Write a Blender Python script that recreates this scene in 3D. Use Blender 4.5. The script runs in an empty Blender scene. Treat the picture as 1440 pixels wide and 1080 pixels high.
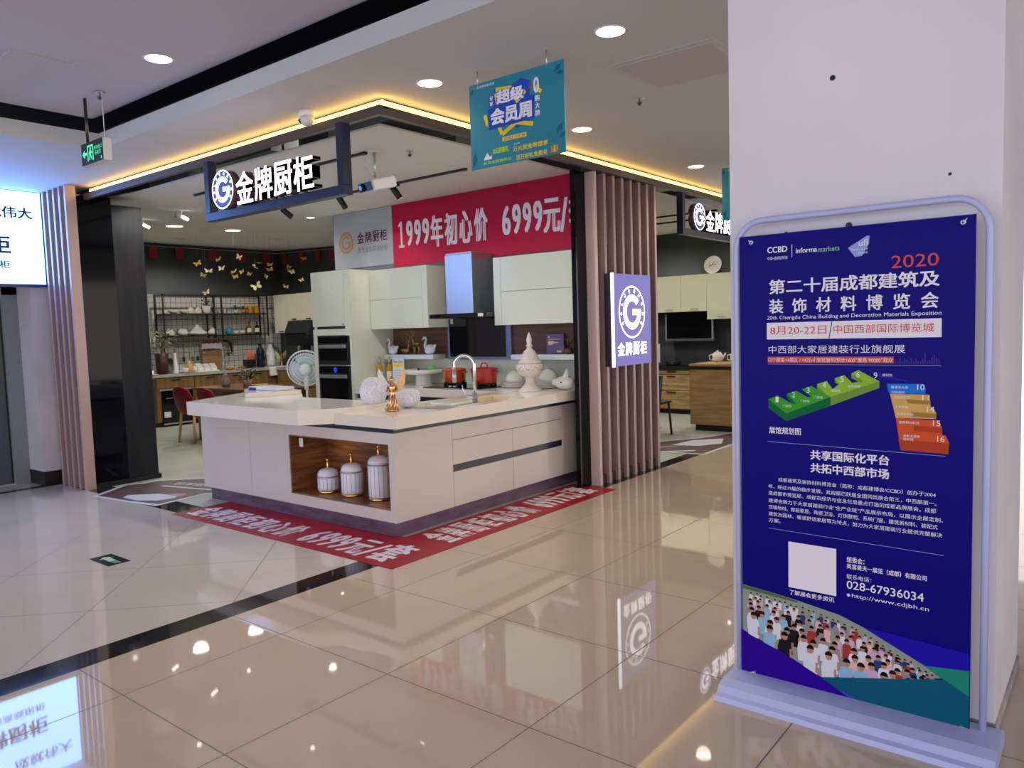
import bpy, bmesh, math, random
from mathutils import Vector, Matrix
random.seed(7)
SC = bpy.context.scene
COL = SC.collection
PI = math.pi
# ---------------------------------------------------------------- camera
CAM = Vector((-1.443, -3.3624, 1.5388))
YAW, PITCH, ROLL, FPX = 0.674495, 0.0746290, -0.0310641, 1082.67
def cam_axes():
    cy, sy, cp, sp, cr, sr = (math.cos(YAW), math.sin(YAW), math.cos(PITCH), math.sin(PITCH), math.cos(ROLL), math.sin(ROLL))
    f = Vector((cy*cp, sy*cp, -sp)); r = Vector((sy, -cy, 0)); u = r.cross(f)
    return cr*r + sr*u, -sr*r + cr*u, f
_r, _u, _f = cam_axes()
cd = bpy.data.cameras.new('camera'); cam = bpy.data.objects.new('camera', cd); COL.objects.link(cam)
cd.sensor_fit = 'HORIZONTAL'; cd.sensor_width = 36.0; cd.lens = FPX*36.0/1440.0; cd.clip_start = 0.05; cd.clip_end = 200
cam.matrix_world = Matrix(((_r.x, _u.x, -_f.x, CAM.x), (_r.y, _u.y, -_f.y, CAM.y), (_r.z, _u.z, -_f.z, CAM.z), (0, 0, 0, 1)))
SC.camera = cam
# ---------------------------------------------------------------- world, exposure, large lights
SC.view_settings.view_transform = 'Standard'; SC.view_settings.look = 'None'
SC.view_settings.gamma = 1.0; SC.view_settings.use_curve_mapping = False
SC.view_settings.exposure = 0.0
W = bpy.data.worlds.new('world'); SC.world = W; W.use_nodes = True
bg = W.node_tree.nodes['Background']; bg.inputs[1].default_value = 2.5
# the mall around: cooler light from the open hall on one side, warmer from the walkway on the other
_n, _l = W.node_tree.nodes, W.node_tree.links
_tc = _n.new('ShaderNodeTexCoord'); _sx = _n.new('ShaderNodeSeparateXYZ'); _mr = _n.new('ShaderNodeMapRange'); _mx = _n.new('ShaderNodeMix'); _mx.data_type = 'RGBA'
_ad = _n.new('ShaderNodeMath'); _ad.operation = 'SUBTRACT'
_l.new(_tc.outputs['Generated'], _sx.inputs[0]); _l.new(_sx.outputs['Y'], _ad.inputs[0]); _l.new(_sx.outputs['X'], _ad.inputs[1])
_mr.inputs['From Min'].default_value = -.8; _mr.inputs['From Max'].default_value = 1.0; _l.new(_ad.outputs[0], _mr.inputs['Value'])
_l.new(_mr.outputs[0], _mx.inputs[0]); _mx.inputs[6].default_value = (.95, .86, .80, 1); _mx.inputs[7].default_value = (.85, .89, 1.08, 1); _l.new(_mx.outputs[2], bg.inputs[0])
SC.cycles.max_bounces = 7; SC.cycles.diffuse_bounces = 4; SC.cycles.glossy_bounces = 4; SC.cycles.transmission_bounces = 6
SC.cycles.sample_clamp_indirect = 4.0; SC.cycles.sample_clamp_direct = 2.5; SC.cycles.caustics_reflective = False; SC.cycles.caustics_refractive = False
def lamp(kind, loc, energy, color=(1, .9, .78), size=.1, rot=(0, 0, 0), spot=120, sizey=None, blend=.6):
    d = bpy.data.lights.new('lamp', kind); d.energy = energy; d.color = color
    if kind == 'AREA':
        d.size = size
        if sizey: d.shape = 'RECTANGLE'; d.size_y = sizey
    else: d.shadow_soft_size = size
    if kind == 'SPOT': d.spot_size = math.radians(spot); d.spot_blend = blend
    o = bpy.data.objects.new('lamp', d); COL.objects.link(o); o.location = loc; o.rotation_euler = rot
    return o
WARM = (1, .86, .68); NEUT = (1, .97, .90)
# ceiling lighting of the showroom (added lamps, no fittings are built for them)
for x, y in ((3.45, 1.15), (3.45, 2.3), (3.45, 3.5), (2.75, 4.6)): lamp('SPOT', (x, y, 2.99), 38, NEUT, .025, spot=165, blend=.5)
for x, y in ((4.2, 5.9), (6.2, 5.6), (6.6, 7.6), (5.6, 8.9)): lamp('SPOT', (x, y, 3.03), 82, NEUT, .025, spot=165, blend=.5)
for x, y in ((6.6, 1.9), (7.8, 3.2), (9.3, 1.2), (9.3, 3.0)): lamp('SPOT', (x, y, 2.99), 80, NEUT, .025, spot=165, blend=.5)
# ---------------------------------------------------------------- materials
def lin(c):
    if isinstance(c, str):
        c = c.lstrip('#'); c = [int(c[i:i+2], 16)/255 for i in (0, 2, 4)]
    return tuple((x/12.92 if x <= .04045 else ((x+.055)/1.055)**2.4) for x in c) + (1,)
MATS = {}
def mat(name, col='#888888', rough=.5, metal=0.0, emit=None, es=0.0, trans=0.0, coat=0.0, spec=.5, alpha=1.0, ior=1.5):
    if name in MATS: return MATS[name]
    if name.startswith(('print_', 'photo_')): spec = min(spec, .1)
    m = bpy.data.materials.new(name); m.use_nodes = True; b = m.node_tree.nodes['Principled BSDF']
    b.inputs['Base Color'].default_value = lin(col); b.inputs['Roughness'].default_value = rough; b.inputs['Metallic'].default_value = metal
    b.inputs['Specular IOR Level'].default_value = spec; b.inputs['IOR'].default_value = ior
    if coat: b.inputs['Coat Weight'].default_value = coat; b.inputs['Coat Roughness'].default_value = .05
    if trans: b.inputs['Transmission Weight'].default_value = trans
    if alpha < 1: b.inputs['Alpha'].default_value = alpha
    if emit: b.inputs['Emission Color'].default_value = lin(emit); b.inputs['Emission Strength'].default_value = es
    MATS[name] = m; return m
def nodes(m): return m.node_tree.nodes, m.node_tree.links, m.node_tree.nodes['Principled BSDF']
def noise_mat(name, c1, c2, scale, rough=.5, stretch=(1, 1, 1), metal=0, bump=0, detail=5, coat=0, lo=.35, hi=.65, spec=.5):
    m = mat(name, c1, rough, metal, coat=coat, spec=spec); N, L, b = nodes(m)
    t = N.new('ShaderNodeTexCoord'); mp = N.new('ShaderNodeMapping'); mp.inputs['Scale'].default_value = stretch
    n = N.new('ShaderNodeTexNoise'); n.inputs['Scale'].default_value = scale; n.inputs['Detail'].default_value = detail
    r = N.new('ShaderNodeValToRGB'); r.color_ramp.elements[0].position = lo; r.color_ramp.elements[1].position = hi
    r.color_ramp.elements[0].color = lin(c1); r.color_ramp.elements[1].color = lin(c2)
    L.new(t.outputs['Object'], mp.inputs[0]); L.new(mp.outputs[0], n.inputs['Vector']); L.new(n.outputs[0], r.inputs[0]); L.new(r.outputs[0], b.inputs['Base Color'])
    if bump:
        bp = N.new('ShaderNodeBump'); bp.inputs['Strength'].default_value = bump; bp.inputs['Distance'].default_value = .005
        L.new(n.outputs[0], bp.inputs['Height']); L.new(bp.outputs[0], b.inputs['Normal'])
    return m
def wood(name, c1, c2, stretch, scale=3.0, rough=.35, coat=0.0):
    return noise_mat(name, c1, c2, scale, rough, stretch, detail=6, coat=coat, lo=.38, hi=.62)
def tile_mat(name, base, base2, joint, size, offx, offy, diag=False, rough=.03, jw=.006, plane='xy'):
    """polished tiles: joints from world-aligned object coordinates"""
    m = mat(name, base, rough, ior=1.72 if plane == 'xy' else 1.5); N, L, b = nodes(m)
    t = N.new('ShaderNodeTexCoord'); s = N.new('ShaderNodeSeparateXYZ'); L.new(t.outputs['Object'], s.inputs[0])
    def M(op, a, bb=None, c=None):
        n = N.new('ShaderNodeMath'); n.operation = op
        for i, v in enumerate((a, bb, c)):
            if v is None: continue
            if isinstance(v, (int, float)): n.inputs[i].default_value = v
            else: L.new(v, n.inputs[i])
        return n.outputs[0]
    a, c = {'xy': ('X', 'Y'), 'xz': ('X', 'Z'), 'yz': ('Y', 'Z')}[plane]
    X, Y = s.outputs[a], s.outputs[c]
    if diag:
        k = 1/math.sqrt(2); X, Y = M('MULTIPLY', M('SUBTRACT', X, Y), k), M('MULTIPLY', M('ADD', X, Y), k)
    fs = []
    cells = []
    for v, o in ((X, offx), (Y, offy)):
        q = M('DIVIDE', M('SUBTRACT', v, o), size)
        fr = M('FRACT', M('ADD', q, .5)); d = M('ABSOLUTE', M('SUBTRACT', fr, .5)); fs.append(M('LESS_THAN', d, jw/2/size))
        cells.append(M('FLOOR', q))
    j = M('MAXIMUM', fs[0], fs[1])
    n = N.new('ShaderNodeTexNoise'); n.inputs['Scale'].default_value = 1.7; n.inputs['Detail'].default_value = 8; n.inputs['Distortion'].default_value = .8
    L.new(t.outputs['Object'], n.inputs['Vector'])
    mx = N.new('ShaderNodeMix'); mx.data_type = 'RGBA'; L.new(n.outputs[0], mx.inputs[0]); mx.inputs[6].default_value = lin(base); mx.inputs[7].default_value = lin(base2)
    m2 = N.new('ShaderNodeMix'); m2.data_type = 'RGBA'; L.new(j, m2.inputs[0]); L.new(mx.outputs[2], m2.inputs[6]); m2.inputs[7].default_value = lin(joint)
    L.new(m2.outputs[2], b.inputs['Base Color'])
    ro = M('MULTIPLY_ADD', j, .5, rough); L.new(ro, b.inputs['Roughness'])
    return m
FLOOR = tile_mat('polished_beige_tile', '#c6b5a2', '#baa994', '#5a4c40', .8, 0, 0)
FLOORD = tile_mat('polished_grey_beige_tile', '#ccc3bb', '#c0b7af', '#776c63', .8, -.60, 1.12, diag=True, jw=.007)
BLACKTILE = noise_mat('black_border_tile', '#1b1b1e', '#2a2a2c', 6, .06)
CONC = noise_mat('grey_concrete_floor', '#bcbfb2', '#989b8f', 1.2, .35, detail=10, lo=.3, hi=.75)
WHITEWALL = noise_mat('white_plaster', '#c9c5cd', '#bfbbc2', 2.0, .75)
CEIL = mat('ceiling_paint', '#bdc1c3', .8)
CEILH = mat('ceiling_paint_cool', '#b9b6bf', .8)
SHOPCEIL = mat('showroom_ceiling_paint', '#e2e1da', .8)
DARKWALL = noise_mat('charcoal_wall', '#424547', '#33363a', 1.5, .6)
VOID = mat('plenum_dark', '#30323c', .9)
BLACKGLOSS = mat('black_gloss_panel', '#07080c', .06, spec=.22)
BROWN = mat('dark_bulkhead', '#4a403f', .35)
GRIDTILE = tile_mat('white_grid_tile', '#c9c8c0', '#bfbeb6', '#2c2c2c', .1, .03, .05, rough=.25, jw=.007, plane='xz')
GRIDTILEY = tile_mat('white_grid_tile_side', '#c9c8c0', '#bfbeb6', '#2c2c2c', .1, .03, .05, rough=.25, jw=.007, plane='yz')
CREAM = mat('cream_lacquer', '#d3d9c6', .2, coat=.4)
ISLW = mat('white_lacquer_cabinet', '#cfc6c0', .22, coat=.3)
QUARTZ = mat('white_quartz', '#e4dccf', .08)
NAVY = mat('dark_reveal', '#26283a', .3)
PLINTH = noise_mat('violet_metal_plinth', '#66536a', '#7a6a80', 6, .25, metal=.3, stretch=(.6, .6, 3))
WALNUT = wood('walnut_slats_grain', '#5e3820', '#8a5a34', (1.2, 1.2, 14), 2.2, .3)
WALNUTD = wood('dark_walnut', '#4a2d22', '#6b4532', (1, 1, 16), 2.0, .35)
OAK = wood('oak_fronts', '#6c4d2b', '#826036', (10, 10, 1), 1.6, .4)
OAKL = wood('pale_oak', '#b89a68', '#8c6f45', (1, 1.4, 15), 1.6, .4)
OAKD = wood('brown_oak', '#a98757', '#8f6e44', (1, 1.4, 12), 1.6, .45)
OAKTOP = wood('oak_tabletop', '#593620', '#6e452a', (1, 8, 1), 2.0, .25)
GREYTOP = mat('grey_stone_top', '#9c9a92', .25)
STEEL = mat('brushed_steel', '#c4c8cc', .36, metal=1)
CHROME = mat('chrome', '#e8e8ee', .06, metal=1)
GOLD = mat('gold_metal', '#d8a860', .22, metal=1)
GOLDD = mat('antique_gold', '#b08a4a', .35, metal=1)
BLK = mat('black_matte', '#121214', .45)
BLKG = mat('black_glass', '#050608', .06)
SMOKE = mat('dark_oven_steel', '#4d4a48', .3, metal=.8)
WHITE = mat('white_ceramic', '#eeeae2', .18)
WHITEB = mat('white_blue_ceramic', '#e6e4f0', .15)
PLASTW = mat('white_plastic', '#d9d9dc', .4)
RED = mat('banner_red', '#ab1038', .55, spec=.2)
REDF = noise_mat('floor_banner_red', '#a51c2a', '#951626', 3, .38, spec=.25)
PRINTW = mat('print_white', '#e9e6ee', .5)
MAUVE = mat('mauve_fin', '#a58c8c', .3)
MAUVED = mat('mauve_fin_back', '#6d5550', .4)
FRAMEB = mat('navy_sign_frame', '#131c3a', .35)
BLUEP = mat('stand_lavender_paint', '#b4bbe6', .3)
# ---------------------------------------------------------------- mesh helpers
class MB:
    def __init__(s): s.bm = bmesh.new(); s.mats = []
    def mi(s, m):
        if m not in s.mats: s.mats.append(m)
        return s.mats.index(m)
    def faces(s, fs, m, smooth=False):
        i = s.mi(m)
        for f in fs: f.material_index = i; f.smooth = smooth
    def box(s, a, b, m, bev=0):
        x0, y0, z0 = (min(a[i], b[i]) for i in range(3)); x1, y1, z1 = (max(a[i], b[i]) for i in range(3))
        r = bmesh.ops.create_cube(s.bm, size=1); vs = r['verts']
        for v in vs: v.co = Vector(((x0+x1)/2+v.co.x*(x1-x0), (y0+y1)/2+v.co.y*(y1-y0), (z0+z1)/2+v.co.z*(z1-z0)))
        fs = list({f for v in vs for f in v.link_faces})
        s.faces(fs, m)
        if bev:
            es = list({e for v in vs for e in v.link_edges})
            g = bmesh.ops.bevel(s.bm, geom=es, offset=bev, segments=2, affect='EDGES', profile=.5)
            s.faces(g['faces'], m)
        return s
    def prism(s, pts, ax, a, b, m):
        """polygon pts (2D) extruded along axis ax from a to b; pts lie in the other two axes, in xyz order"""
        def P(p, h):
            q = list(p); q.insert(ax, h); return Vector(q)
        lo = [s.bm.verts.new(P(p, a)) for p in pts]; hi = [s.bm.verts.new(P(p, b)) for p in pts]
        fs = [s.bm.faces.new(lo), s.bm.faces.new(hi)]
        n = len(pts)
        for i in range(n): fs.append(s.bm.faces.new((lo[i], lo[(i+1) % n], hi[(i+1) % n], hi[i])))
        bmesh.ops.recalc_face_normals(s.bm, faces=fs); s.faces(fs, m); return s
    def poly(s, pts, m):
        f = s.bm.faces.new([s.bm.verts.new(Vector(p)) for p in pts]); s.faces([f], m); return s
    def lathe(s, prof, c, m, n=28, axis=(0, 0, 1), smooth=True, caps=True):
        ax = Vector(axis).normalized(); q = Vector((0, 0, 1)).rotation_difference(ax); c = Vector(c); rings = []
        for r, z in prof:
            rings.append([s.bm.verts.new(c + q @ Vector((max(r, 1e-4)*math.cos(2*PI*k/n), max(r, 1e-4)*math.sin(2*PI*k/n), z))) for k in range(n)])
        fs = []
        for A, B in zip(rings, rings[1:]):
            for k in range(n): fs.append(s.bm.faces.new((A[k], A[(k+1) % n], B[(k+1) % n], B[k])))
        s.faces(fs, m, smooth)
        if caps:
            cf = [s.bm.faces.new(rings[0][::-1]), s.bm.faces.new(rings[-1])]; s.faces(cf, m)
        return s
    def cyl(s, a, b, r, m, n=16, r2=None):
        a, b = Vector(a), Vector(b); return s.lathe([(r, 0), (r if r2 is None else r2, (b-a).length)], a, m, n, b-a)
    def tube(s, pts, r, m, n=10, closed=False):
        pts = [Vector(p) for p in pts]; rings = []; N = len(pts); up = None
        for i, p in enumerate(pts):
            if closed: t = pts[(i+1) % N]-pts[i-1]
            else: t = pts[min(i+1, N-1)]-pts[max(i-1, 0)]
            t.normalize()
            if up is None: up = t.orthogonal().normalized()
            up = (up - t*up.dot(t)).normalized(); w = t.cross(up); rr = r[i] if isinstance(r, (list, tuple)) else r
            rings.append([s.bm.verts.new(p + rr*(math.cos(2*PI*k/n)*up + math.sin(2*PI*k/n)*w)) for k in range(n)])
        fs = []
        pr = list(zip(rings, rings[1:]+([rings[0]] if closed else [])))
        if not closed: pr = list(zip(rings, rings[1:]))
        for A, B in pr:
            for k in range(n): fs.append(s.bm.faces.new((A[k], A[(k+1) % n], B[(k+1) % n], B[k])))
        s.faces(fs, m, True)
        if not closed: s.faces([s.bm.faces.new(rings[0][::-1]), s.bm.faces.new(rings[-1])], m)
        return s
    def ell(s, c, rad, m, rot=None, seg=16, ring=10):
        r = bmesh.ops.create_uvsphere(s.bm, u_segments=seg, v_segments=ring, radius=1); R = rot or Matrix.Identity(3)
        for v in r['verts']: v.co = Vector(c) + R @ Vector((v.co.x*rad[0], v.co.y*rad[1], v.co.z*rad[2]))
        s.faces(list({f for v in r['verts'] for f in v.link_faces}), m, True); return s
    def text(s, body, fr, rect, m, bold=0.0, off=.0006, ext=0.0, side=None, res=3):
        """lettering fitted to rect; bold strokes come from shifted copies of the glyph outlines"""
        me = text_mesh(body, 0.0, res, ext)
        xs = [v.co.x for v in me.vertices]; ys = [v.co.y for v in me.vertices]
        if not xs: return s
        x0, x1, y0, y1 = min(xs), max(xs), min(ys), max(ys); u0, v0, u1, v1 = rect
        k = max(bold, 0)*(v1-v0); u0 += k; u1 -= k; v0 += k; v1 -= k
        O, U, V, Nn = fr
        mi, sm = s.mi(m), (s.mi(side) if side else None)
        sh = [(0, 0)] if bold <= 0 else [(-1, -.6), (1, -.6), (-1, .6), (1, .6)]
        for q, (du, dv) in enumerate(sh):
            vs = []
            for v in me.vertices:
                a = u0+(v.co.x-x0)/(x1-x0)*(u1-u0)+du*k; b = v0+(v.co.y-y0)/(y1-y0)*(v1-v0)+dv*k
                vs.append(s.bm.verts.new(O+U*a+V*b+Nn*(off+q*.00006+v.co.z+ext)))
            for p in me.polygons:
                try: f = s.bm.faces.new([vs[i] for i in p.vertices])
                except ValueError: continue
                f.material_index = sm if (sm is not None and p.normal.z < .5) else mi
        bpy.data.meshes.remove(me); return s
    def pp(s, fr, pts, m, off=.0003):
        O, U, V, Nn = fr; f = s.bm.faces.new([s.bm.verts.new(O+U*a+V*b+Nn*off) for a, b in pts])
        f.normal_update()
        if f.normal.dot(Nn) < 0: f.normal_flip()
        s.faces([f], m); return s
    def build(s, name, parent=None, loc=None, label=None):
        me = bpy.data.meshes.new(name); o = bpy.data.objects.new(name, me); COL.objects.link(o)
        base = Vector((0, 0, 0))
        if parent is not None:
            p = parent
            while p is not None: base = base + p.location; p = p.parent
        elif loc is not None: base = Vector(loc)
        bmesh.ops.translate(s.bm, verts=s.bm.verts[:], vec=-base)
        s.bm.to_mesh(me); s.bm.free()
        for m in s.mats: me.materials.append(m)
        if parent is not None: o.parent = parent
        elif loc is not None: o.location = base
        if label: o['label'] = label
        return o
def text_mesh(body, bold, res, ext):
    c = bpy.data.curves.new('lettering', 'FONT'); c.body = body; c.resolution_u = res; c.offset = bold; c.extrude = ext
    o = bpy.data.objects.new('lettering', c); COL.objects.link(o)
    dg = bpy.context.evaluated_depsgraph_get(); me = bpy.data.meshes.new_from_object(o.evaluated_get(dg))
    bpy.data.objects.remove(o); bpy.data.curves.remove(c); return me
def remesh(o, vox):
    md = o.modifiers.new('r', 'REMESH'); md.mode = 'VOXEL'; md.voxel_size = vox; md.use_smooth_shade = True
    dg = bpy.context.evaluated_depsgraph_get(); me = bpy.data.meshes.new_from_object(o.evaluated_get(dg))
    mats = list(o.data.materials); o.modifiers.clear(); old = o.data; o.data = me; me.materials.clear()
    for m in mats: me.materials.append(m)
    for p in me.polygons: p.use_smooth = True; p.material_index = 0
    bpy.data.meshes.remove(old); return o
def tag(o, label, cat, group=None, kind=None):
    if label: o['label'] = label
    if cat: o['category'] = cat
    if group: o['group'] = group
    if kind: o['kind'] = kind
    return o
def thing(name, label, cat, loc, group=None):
    o = bpy.data.objects.new(name, None); COL.objects.link(o); o.location = loc; o.empty_display_size = .05
    return tag(o, label, cat, group)
def struct(o): o['kind'] = 'structure'; return o
def dup(root, loc, label=None, group=None, rotz=None):
    r = root.copy(); COL.objects.link(r); r.location = loc
    if rotz is not None: r.rotation_euler = (0, 0, rotz)
    if label: r['label'] = label
    if group: r['group'] = group
    for ch in list(root.children):
        c = ch.copy(); COL.objects.link(c); c.parent = r
        for g in ch.children:
            d = g.copy(); COL.objects.link(d); d.parent = c
    return r
def single(mb, name, label, cat, loc, group=None): return tag(mb.build(name, loc=loc), label, cat, group)
V3 = Vector
def plane_x(x, y0=0, z0=0): return (V3((x, y0, z0)), V3((0, -1, 0)), V3((0, 0, 1)), V3((-1, 0, 0)))    # faces -x ; u = y0-y
def plane_y(y, x0=0, z0=0): return (V3((x0, y, z0)), V3((1, 0, 0)), V3((0, 0, 1)), V3((0, -1, 0)))      # faces -y ; u = x-x0
# ================================================================ setting
def sbox(name, a, b, m): return struct(MB().box(a, b, m).build(name))
sbox('floor', (-7, -9, -.06), (14, .44, 0), FLOOR)
sbox('floor_corridor', (-7, .635, -.06), (1.9, 6.2, 0), FLOORD)
sbox('floor_border', (-7, .44, -.06), (1.9, .635, 0), BLACKTILE)
m_ = MB(); m_.box((1.9, .635, -.06), (2.14, 5.6, .001), BLACKTILE); m_.box((1.9, .44, -.06), (12, .60, .001), BLACKTILE)
struct(m_.build('floor_threshold'))
m_ = MB(); m_.box((2.14, .60, -.06), (12, 10.4, 0), CONC); struct(m_.build('floor_showroom'))
m_ = MB(); m_.box((-7, 5.55, -.05), (1.9, 5.66, .0008), BLACKTILE); struct(m_.build('floor_door_border'))
# mall soffit around the shop corner
m_ = MB()
m_.box((1.49, -9, 3.08), (2.16, 3.19, 3.2), CEIL); m_.box((-7, 3.19, 3.08), (2.16, 6.3, 3.2), CEIL); m_.box((2.16, -9, 3.08), (14, .56, 3.2), CEIL)
struct(m_.build('ceiling_soffit'))
# higher corridor ceiling whose edge curls up into a dark gap
m_ = MB(); prof = [(0, 3.235), (.25, 3.236), (.40, 3.241), (.52, 3.251), (.62, 3.266), (.70, 3.285), (.755, 3.31), (.775, 3.37), (.78, 3.50)]
def hc(d, z):  # inset corner point at distance d outward from the flat field
    return V3((.62+d, 2.32+d, z))
rows = []
for d, z in prof:
    rows.append([m_.bm.verts.new(V3((.70+d, -9, z))), m_.bm.verts.new(V3((.70+d, 2.40+d, z))), m_.bm.verts.new(V3((-7, 2.40+d, z)))])
c0 = m_.bm.verts.new(V3((-7, -9, 3.235)))
fs = [m_.bm.faces.new((c0, rows[0][2], rows[0][1], rows[0][0]))]
for A, B in zip(rows, rows[1:]):
    for k in range(2): fs.append(m_.bm.faces.new((A[k], A[k+1], B[k+1], B[k])))
m_.faces(fs, CEILH, True); struct(m_.build('ceiling'))
sbox('ceiling_upper_slab', (-7, -9, 3.6), (14, 10.4, 3.7), VOID)
# showroom ceiling: flat over the kitchens, rising slightly towards the rear wall
m_ = MB(); SL = .18/5.4
def cz(y): return 3.02 + max(0, y-4.6)*SL
prof = [(.90, 3.02), (4.6, 3.02), (10.3, cz(10.3)), (10.3, cz(10.3)+.02), (4.6, 3.035), (.90, 3.035)]
m_.prism(prof, 0, 2.45, 10.9, SHOPCEIL); struct(m_.build('ceiling_showroom'))
# bulkhead band of the shopfront, plus unseen backing boxes added to block LED spill
m_ = MB(); m_.box((2.06, .47, 2.945), (2.10, 4.90, 3.005), BROWN); m_.box((2.10, .47, 2.945), (12, .51, 3.005), BROWN); m_.box((2.10, .47, 2.99), (2.14, 4.88, 3.005), BROWN); m_.box((2.10, .51, 2.99), (12, .54, 3.005), BROWN); m_.box((2.130, .53, 3.0), (2.14, 4.88, 3.06), BROWN); m_.box((2.13, .53, 3.0), (12, .54, 3.06), BROWN); struct(m_.build('beam_shopfront'))
sbox('wall_plenum', (2.17, .57, 3.2), (2.19, 5.5, 3.6), VOID)
sbox('wall_plenum_right', (2.17, .57, 3.2), (12, .59, 3.6), VOID)
# walls
m_ = MB(); m_.box((2.2, 10.1, 2.30), (7.9, 10.2, 3.4), DARKWALL); m_.box((2.2, 10.1, 0), (7.9, 10.2, 2.30), GRIDTILE); struct(m_.build('wall_rear'))
m_ = MB(); m_.box((7.9, 4.6, 2.30), (8.0, 10.2, 3.4), DARKWALL); m_.box((7.9, 4.6, 0), (8.0, 10.2, 2.30), DARKWALL); struct(m_.build('wall_rear_side'))
sbox('wall_kitchen', (4.97, .665, 0), (5.09, 4.62, 3.02), mat('slate_wall', '#54575e', .7))
sbox('wall_partition', (5.09, 4.55, 0), (10.7, 4.62, 3.06), DARKWALL)
sbox('wall_right_kitchen', (10.6, -1, 0), (10.7, 4.62, 3.06), DARKWALL)
sbox('wall_shop_left', (2.12, 5.4, 0), (2.2, 10.2, 3.5), DARKWALL)
# dark divider beside the left slat column
m_ = MB(); m_.box((2.0, 4.93, 0), (2.34, 5.4, 3.0), BLACKGLOSS); m_.box((2.34, 4.93, 0), (2.66, 5.4, 2.93), noise_mat('dark_grain_panel', '#27272b', '#1e1e22', 3, .45, (6, 6, .6), spec=.2))
struct(m_.build('partition_dark'))
m_ = MB(); m_.box((2.0, 4.91, 0), (2.68, 4.93, .05), BLK); m_.box((2.66, 4.91, 0), (2.68, 5.4, .05), BLK); struct(m_.build('baseboard_dark'))
# pillar on the right
PIL = noise_mat('painted_plaster_pillar', '#e9e6e8', '#dedbe0', 1.3, .7, bump=.06)
m_ = MB(); m_.box((1.71, -3.02, 0), (2.45, -2.045, 3.2), PIL); struct(m_.build('pillar'))
m_ = MB()
for yy, zz, r in ((-2.46, 2.45, .011), (-2.28, 1.88, .006), (-2.86, 2.03, .006), (-2.52, 1.885, .013)):
    m_.lathe([(r, 0), (r*.8, .001)], (1.7095, yy, zz), BLK, 10, (-1, 0, 0))
struct(m_.build('pillar_marks'))
STAIN = noise_mat('stained_plaster', '#bdb7ba', '#77706c', 7, .85, bump=.3, detail=10, lo=.42, hi=.72)
m_ = MB(); m_.box((1.704, -3.026, 0), (1.711, -2.10, .055), STAIN); m_.box((1.704, -3.027, 0), (2.45, -3.02, .045), STAIN); struct(m_.build('pillar_base'))
m_ = MB(); m_.box((2.9, -9, 0), (3.1, -3.035, 3.2), noise_mat('grey_panel_wall', '#7f8695', '#6c7382', 2, .6)); struct(m_.build('wall_right'))
# left end of the corridor: wall stub, recessed door
m_ = MB(); m_.box((1.765, 5.60, .0), (1.95, 6.1, 3.1), WHITEWALL); struct(m_.build('wall_left_stub'))
m_ = MB(); m_.box((1.76, 5.59, 0), (1.952, 6.1, .15), BLK); struct(m_.build('baseboard_left'))
m_ = MB(); m_.box((-7, 6.05, 2.12), (1.765, 6.2, 3.1), WHITEWALL); m_.box((-7, 6.05, 0), (.6, 6.2, 2.12), WHITEWALL); struct(m_.build('wall_left'))
dm = mat('door_frame_grey', '#7f858c', .4)
fr_ = MB(); fr_.box((1.62, 5.98, 0), (1.765, 6.12, 2.12), dm); fr_.box((.6, 5.98, 2.04), (1.765, 6.12, 2.12), dm); fr_.box((.6, 5.98, 0), (.66, 6.12, 2.04), dm)
dr = fr_.build('door_1'); struct(dr)
l_ = MB(); l_.box((.66, 6.02, .01), (1.605, 6.07, 2.03), mat('door_leaf_grey', '#4a5258', .3)); l_.box((1.595, 6.012, .01), (1.612, 6.07, 2.03), BLK); l_.build('door_leaf', dr)
# cove light strip on top of the bulkhead
LEDM = mat('warm_led_strip', '#ffd78a', .5, emit='#ffc565', es=13.0)
single(MB().box((2.115, .50, 3.008), (2.125, 4.88, 3.055), LEDM), 'led_strip', 'warm glowing LED strip along the bulkhead above the hanging illuminated shop sign', 'light', (2.12, 2.7, 3.01), 'cove light strips')
single(MB().box((2.115, .515, 3.008), (12, .525, 3.055), LEDM), 'led_strip', 'warm glowing LED strip running above the right-hand slat column', 'light', (6, .52, 3.01), 'cove light strips')
# ducts seen through the gap behind the bulkhead
DUCT = mat('galvanised_duct', '#9aa197', .3, metal=.8)
def duct(label, a, b, m=DUCT):
    r = thing('air_duct', label, 'duct', tuple((a[i]+b[i])/2 for i in range(3)), 'ducts above the showroom ceiling')
    m_ = MB().box(a, b, m); m_.build('duct_body', r)
    m_ = MB(); x = (a[0]+b[0])/2; m_.box((x-.02, a[1]-.012, a[2]-.012), (x+.02, b[1]+.012, b[2]+.012), DUCT); m_.build('flange', r)
duct('grey green air duct above the corner where the two bulkheads meet', (2.62, .95, 3.10), (3.3, 1.7, 3.5), mat('grey_green_duct', '#8f978a', .45))
duct('long silver duct above the left end of the shop sign', (2.70, 2.6, 3.16), (3.0, 3.6, 3.42))
duct('silver duct above the dark divider', (2.65, 3.9, 3.10), (2.95, 4.7, 3.42))
duct('silver duct above the teal hanging poster', (3.7, .95, 3.12), (4.5, 1.3, 3.40))
duct('silver duct above the second shop sign on the right', (7.2, 1.0, 3.12), (8.0, 1.4, 3.42))
lamp('POINT', (3.4, 2.2, 3.35), 7, NEUT, .05); lamp('POINT', (5.5, 1.6, 3.35), 6, NEUT, .05); lamp('POINT', (3.2, 4.6, 3.4), 5, NEUT, .05)  # lamps added above the ceiling to brighten the ducts, no fittings
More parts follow.
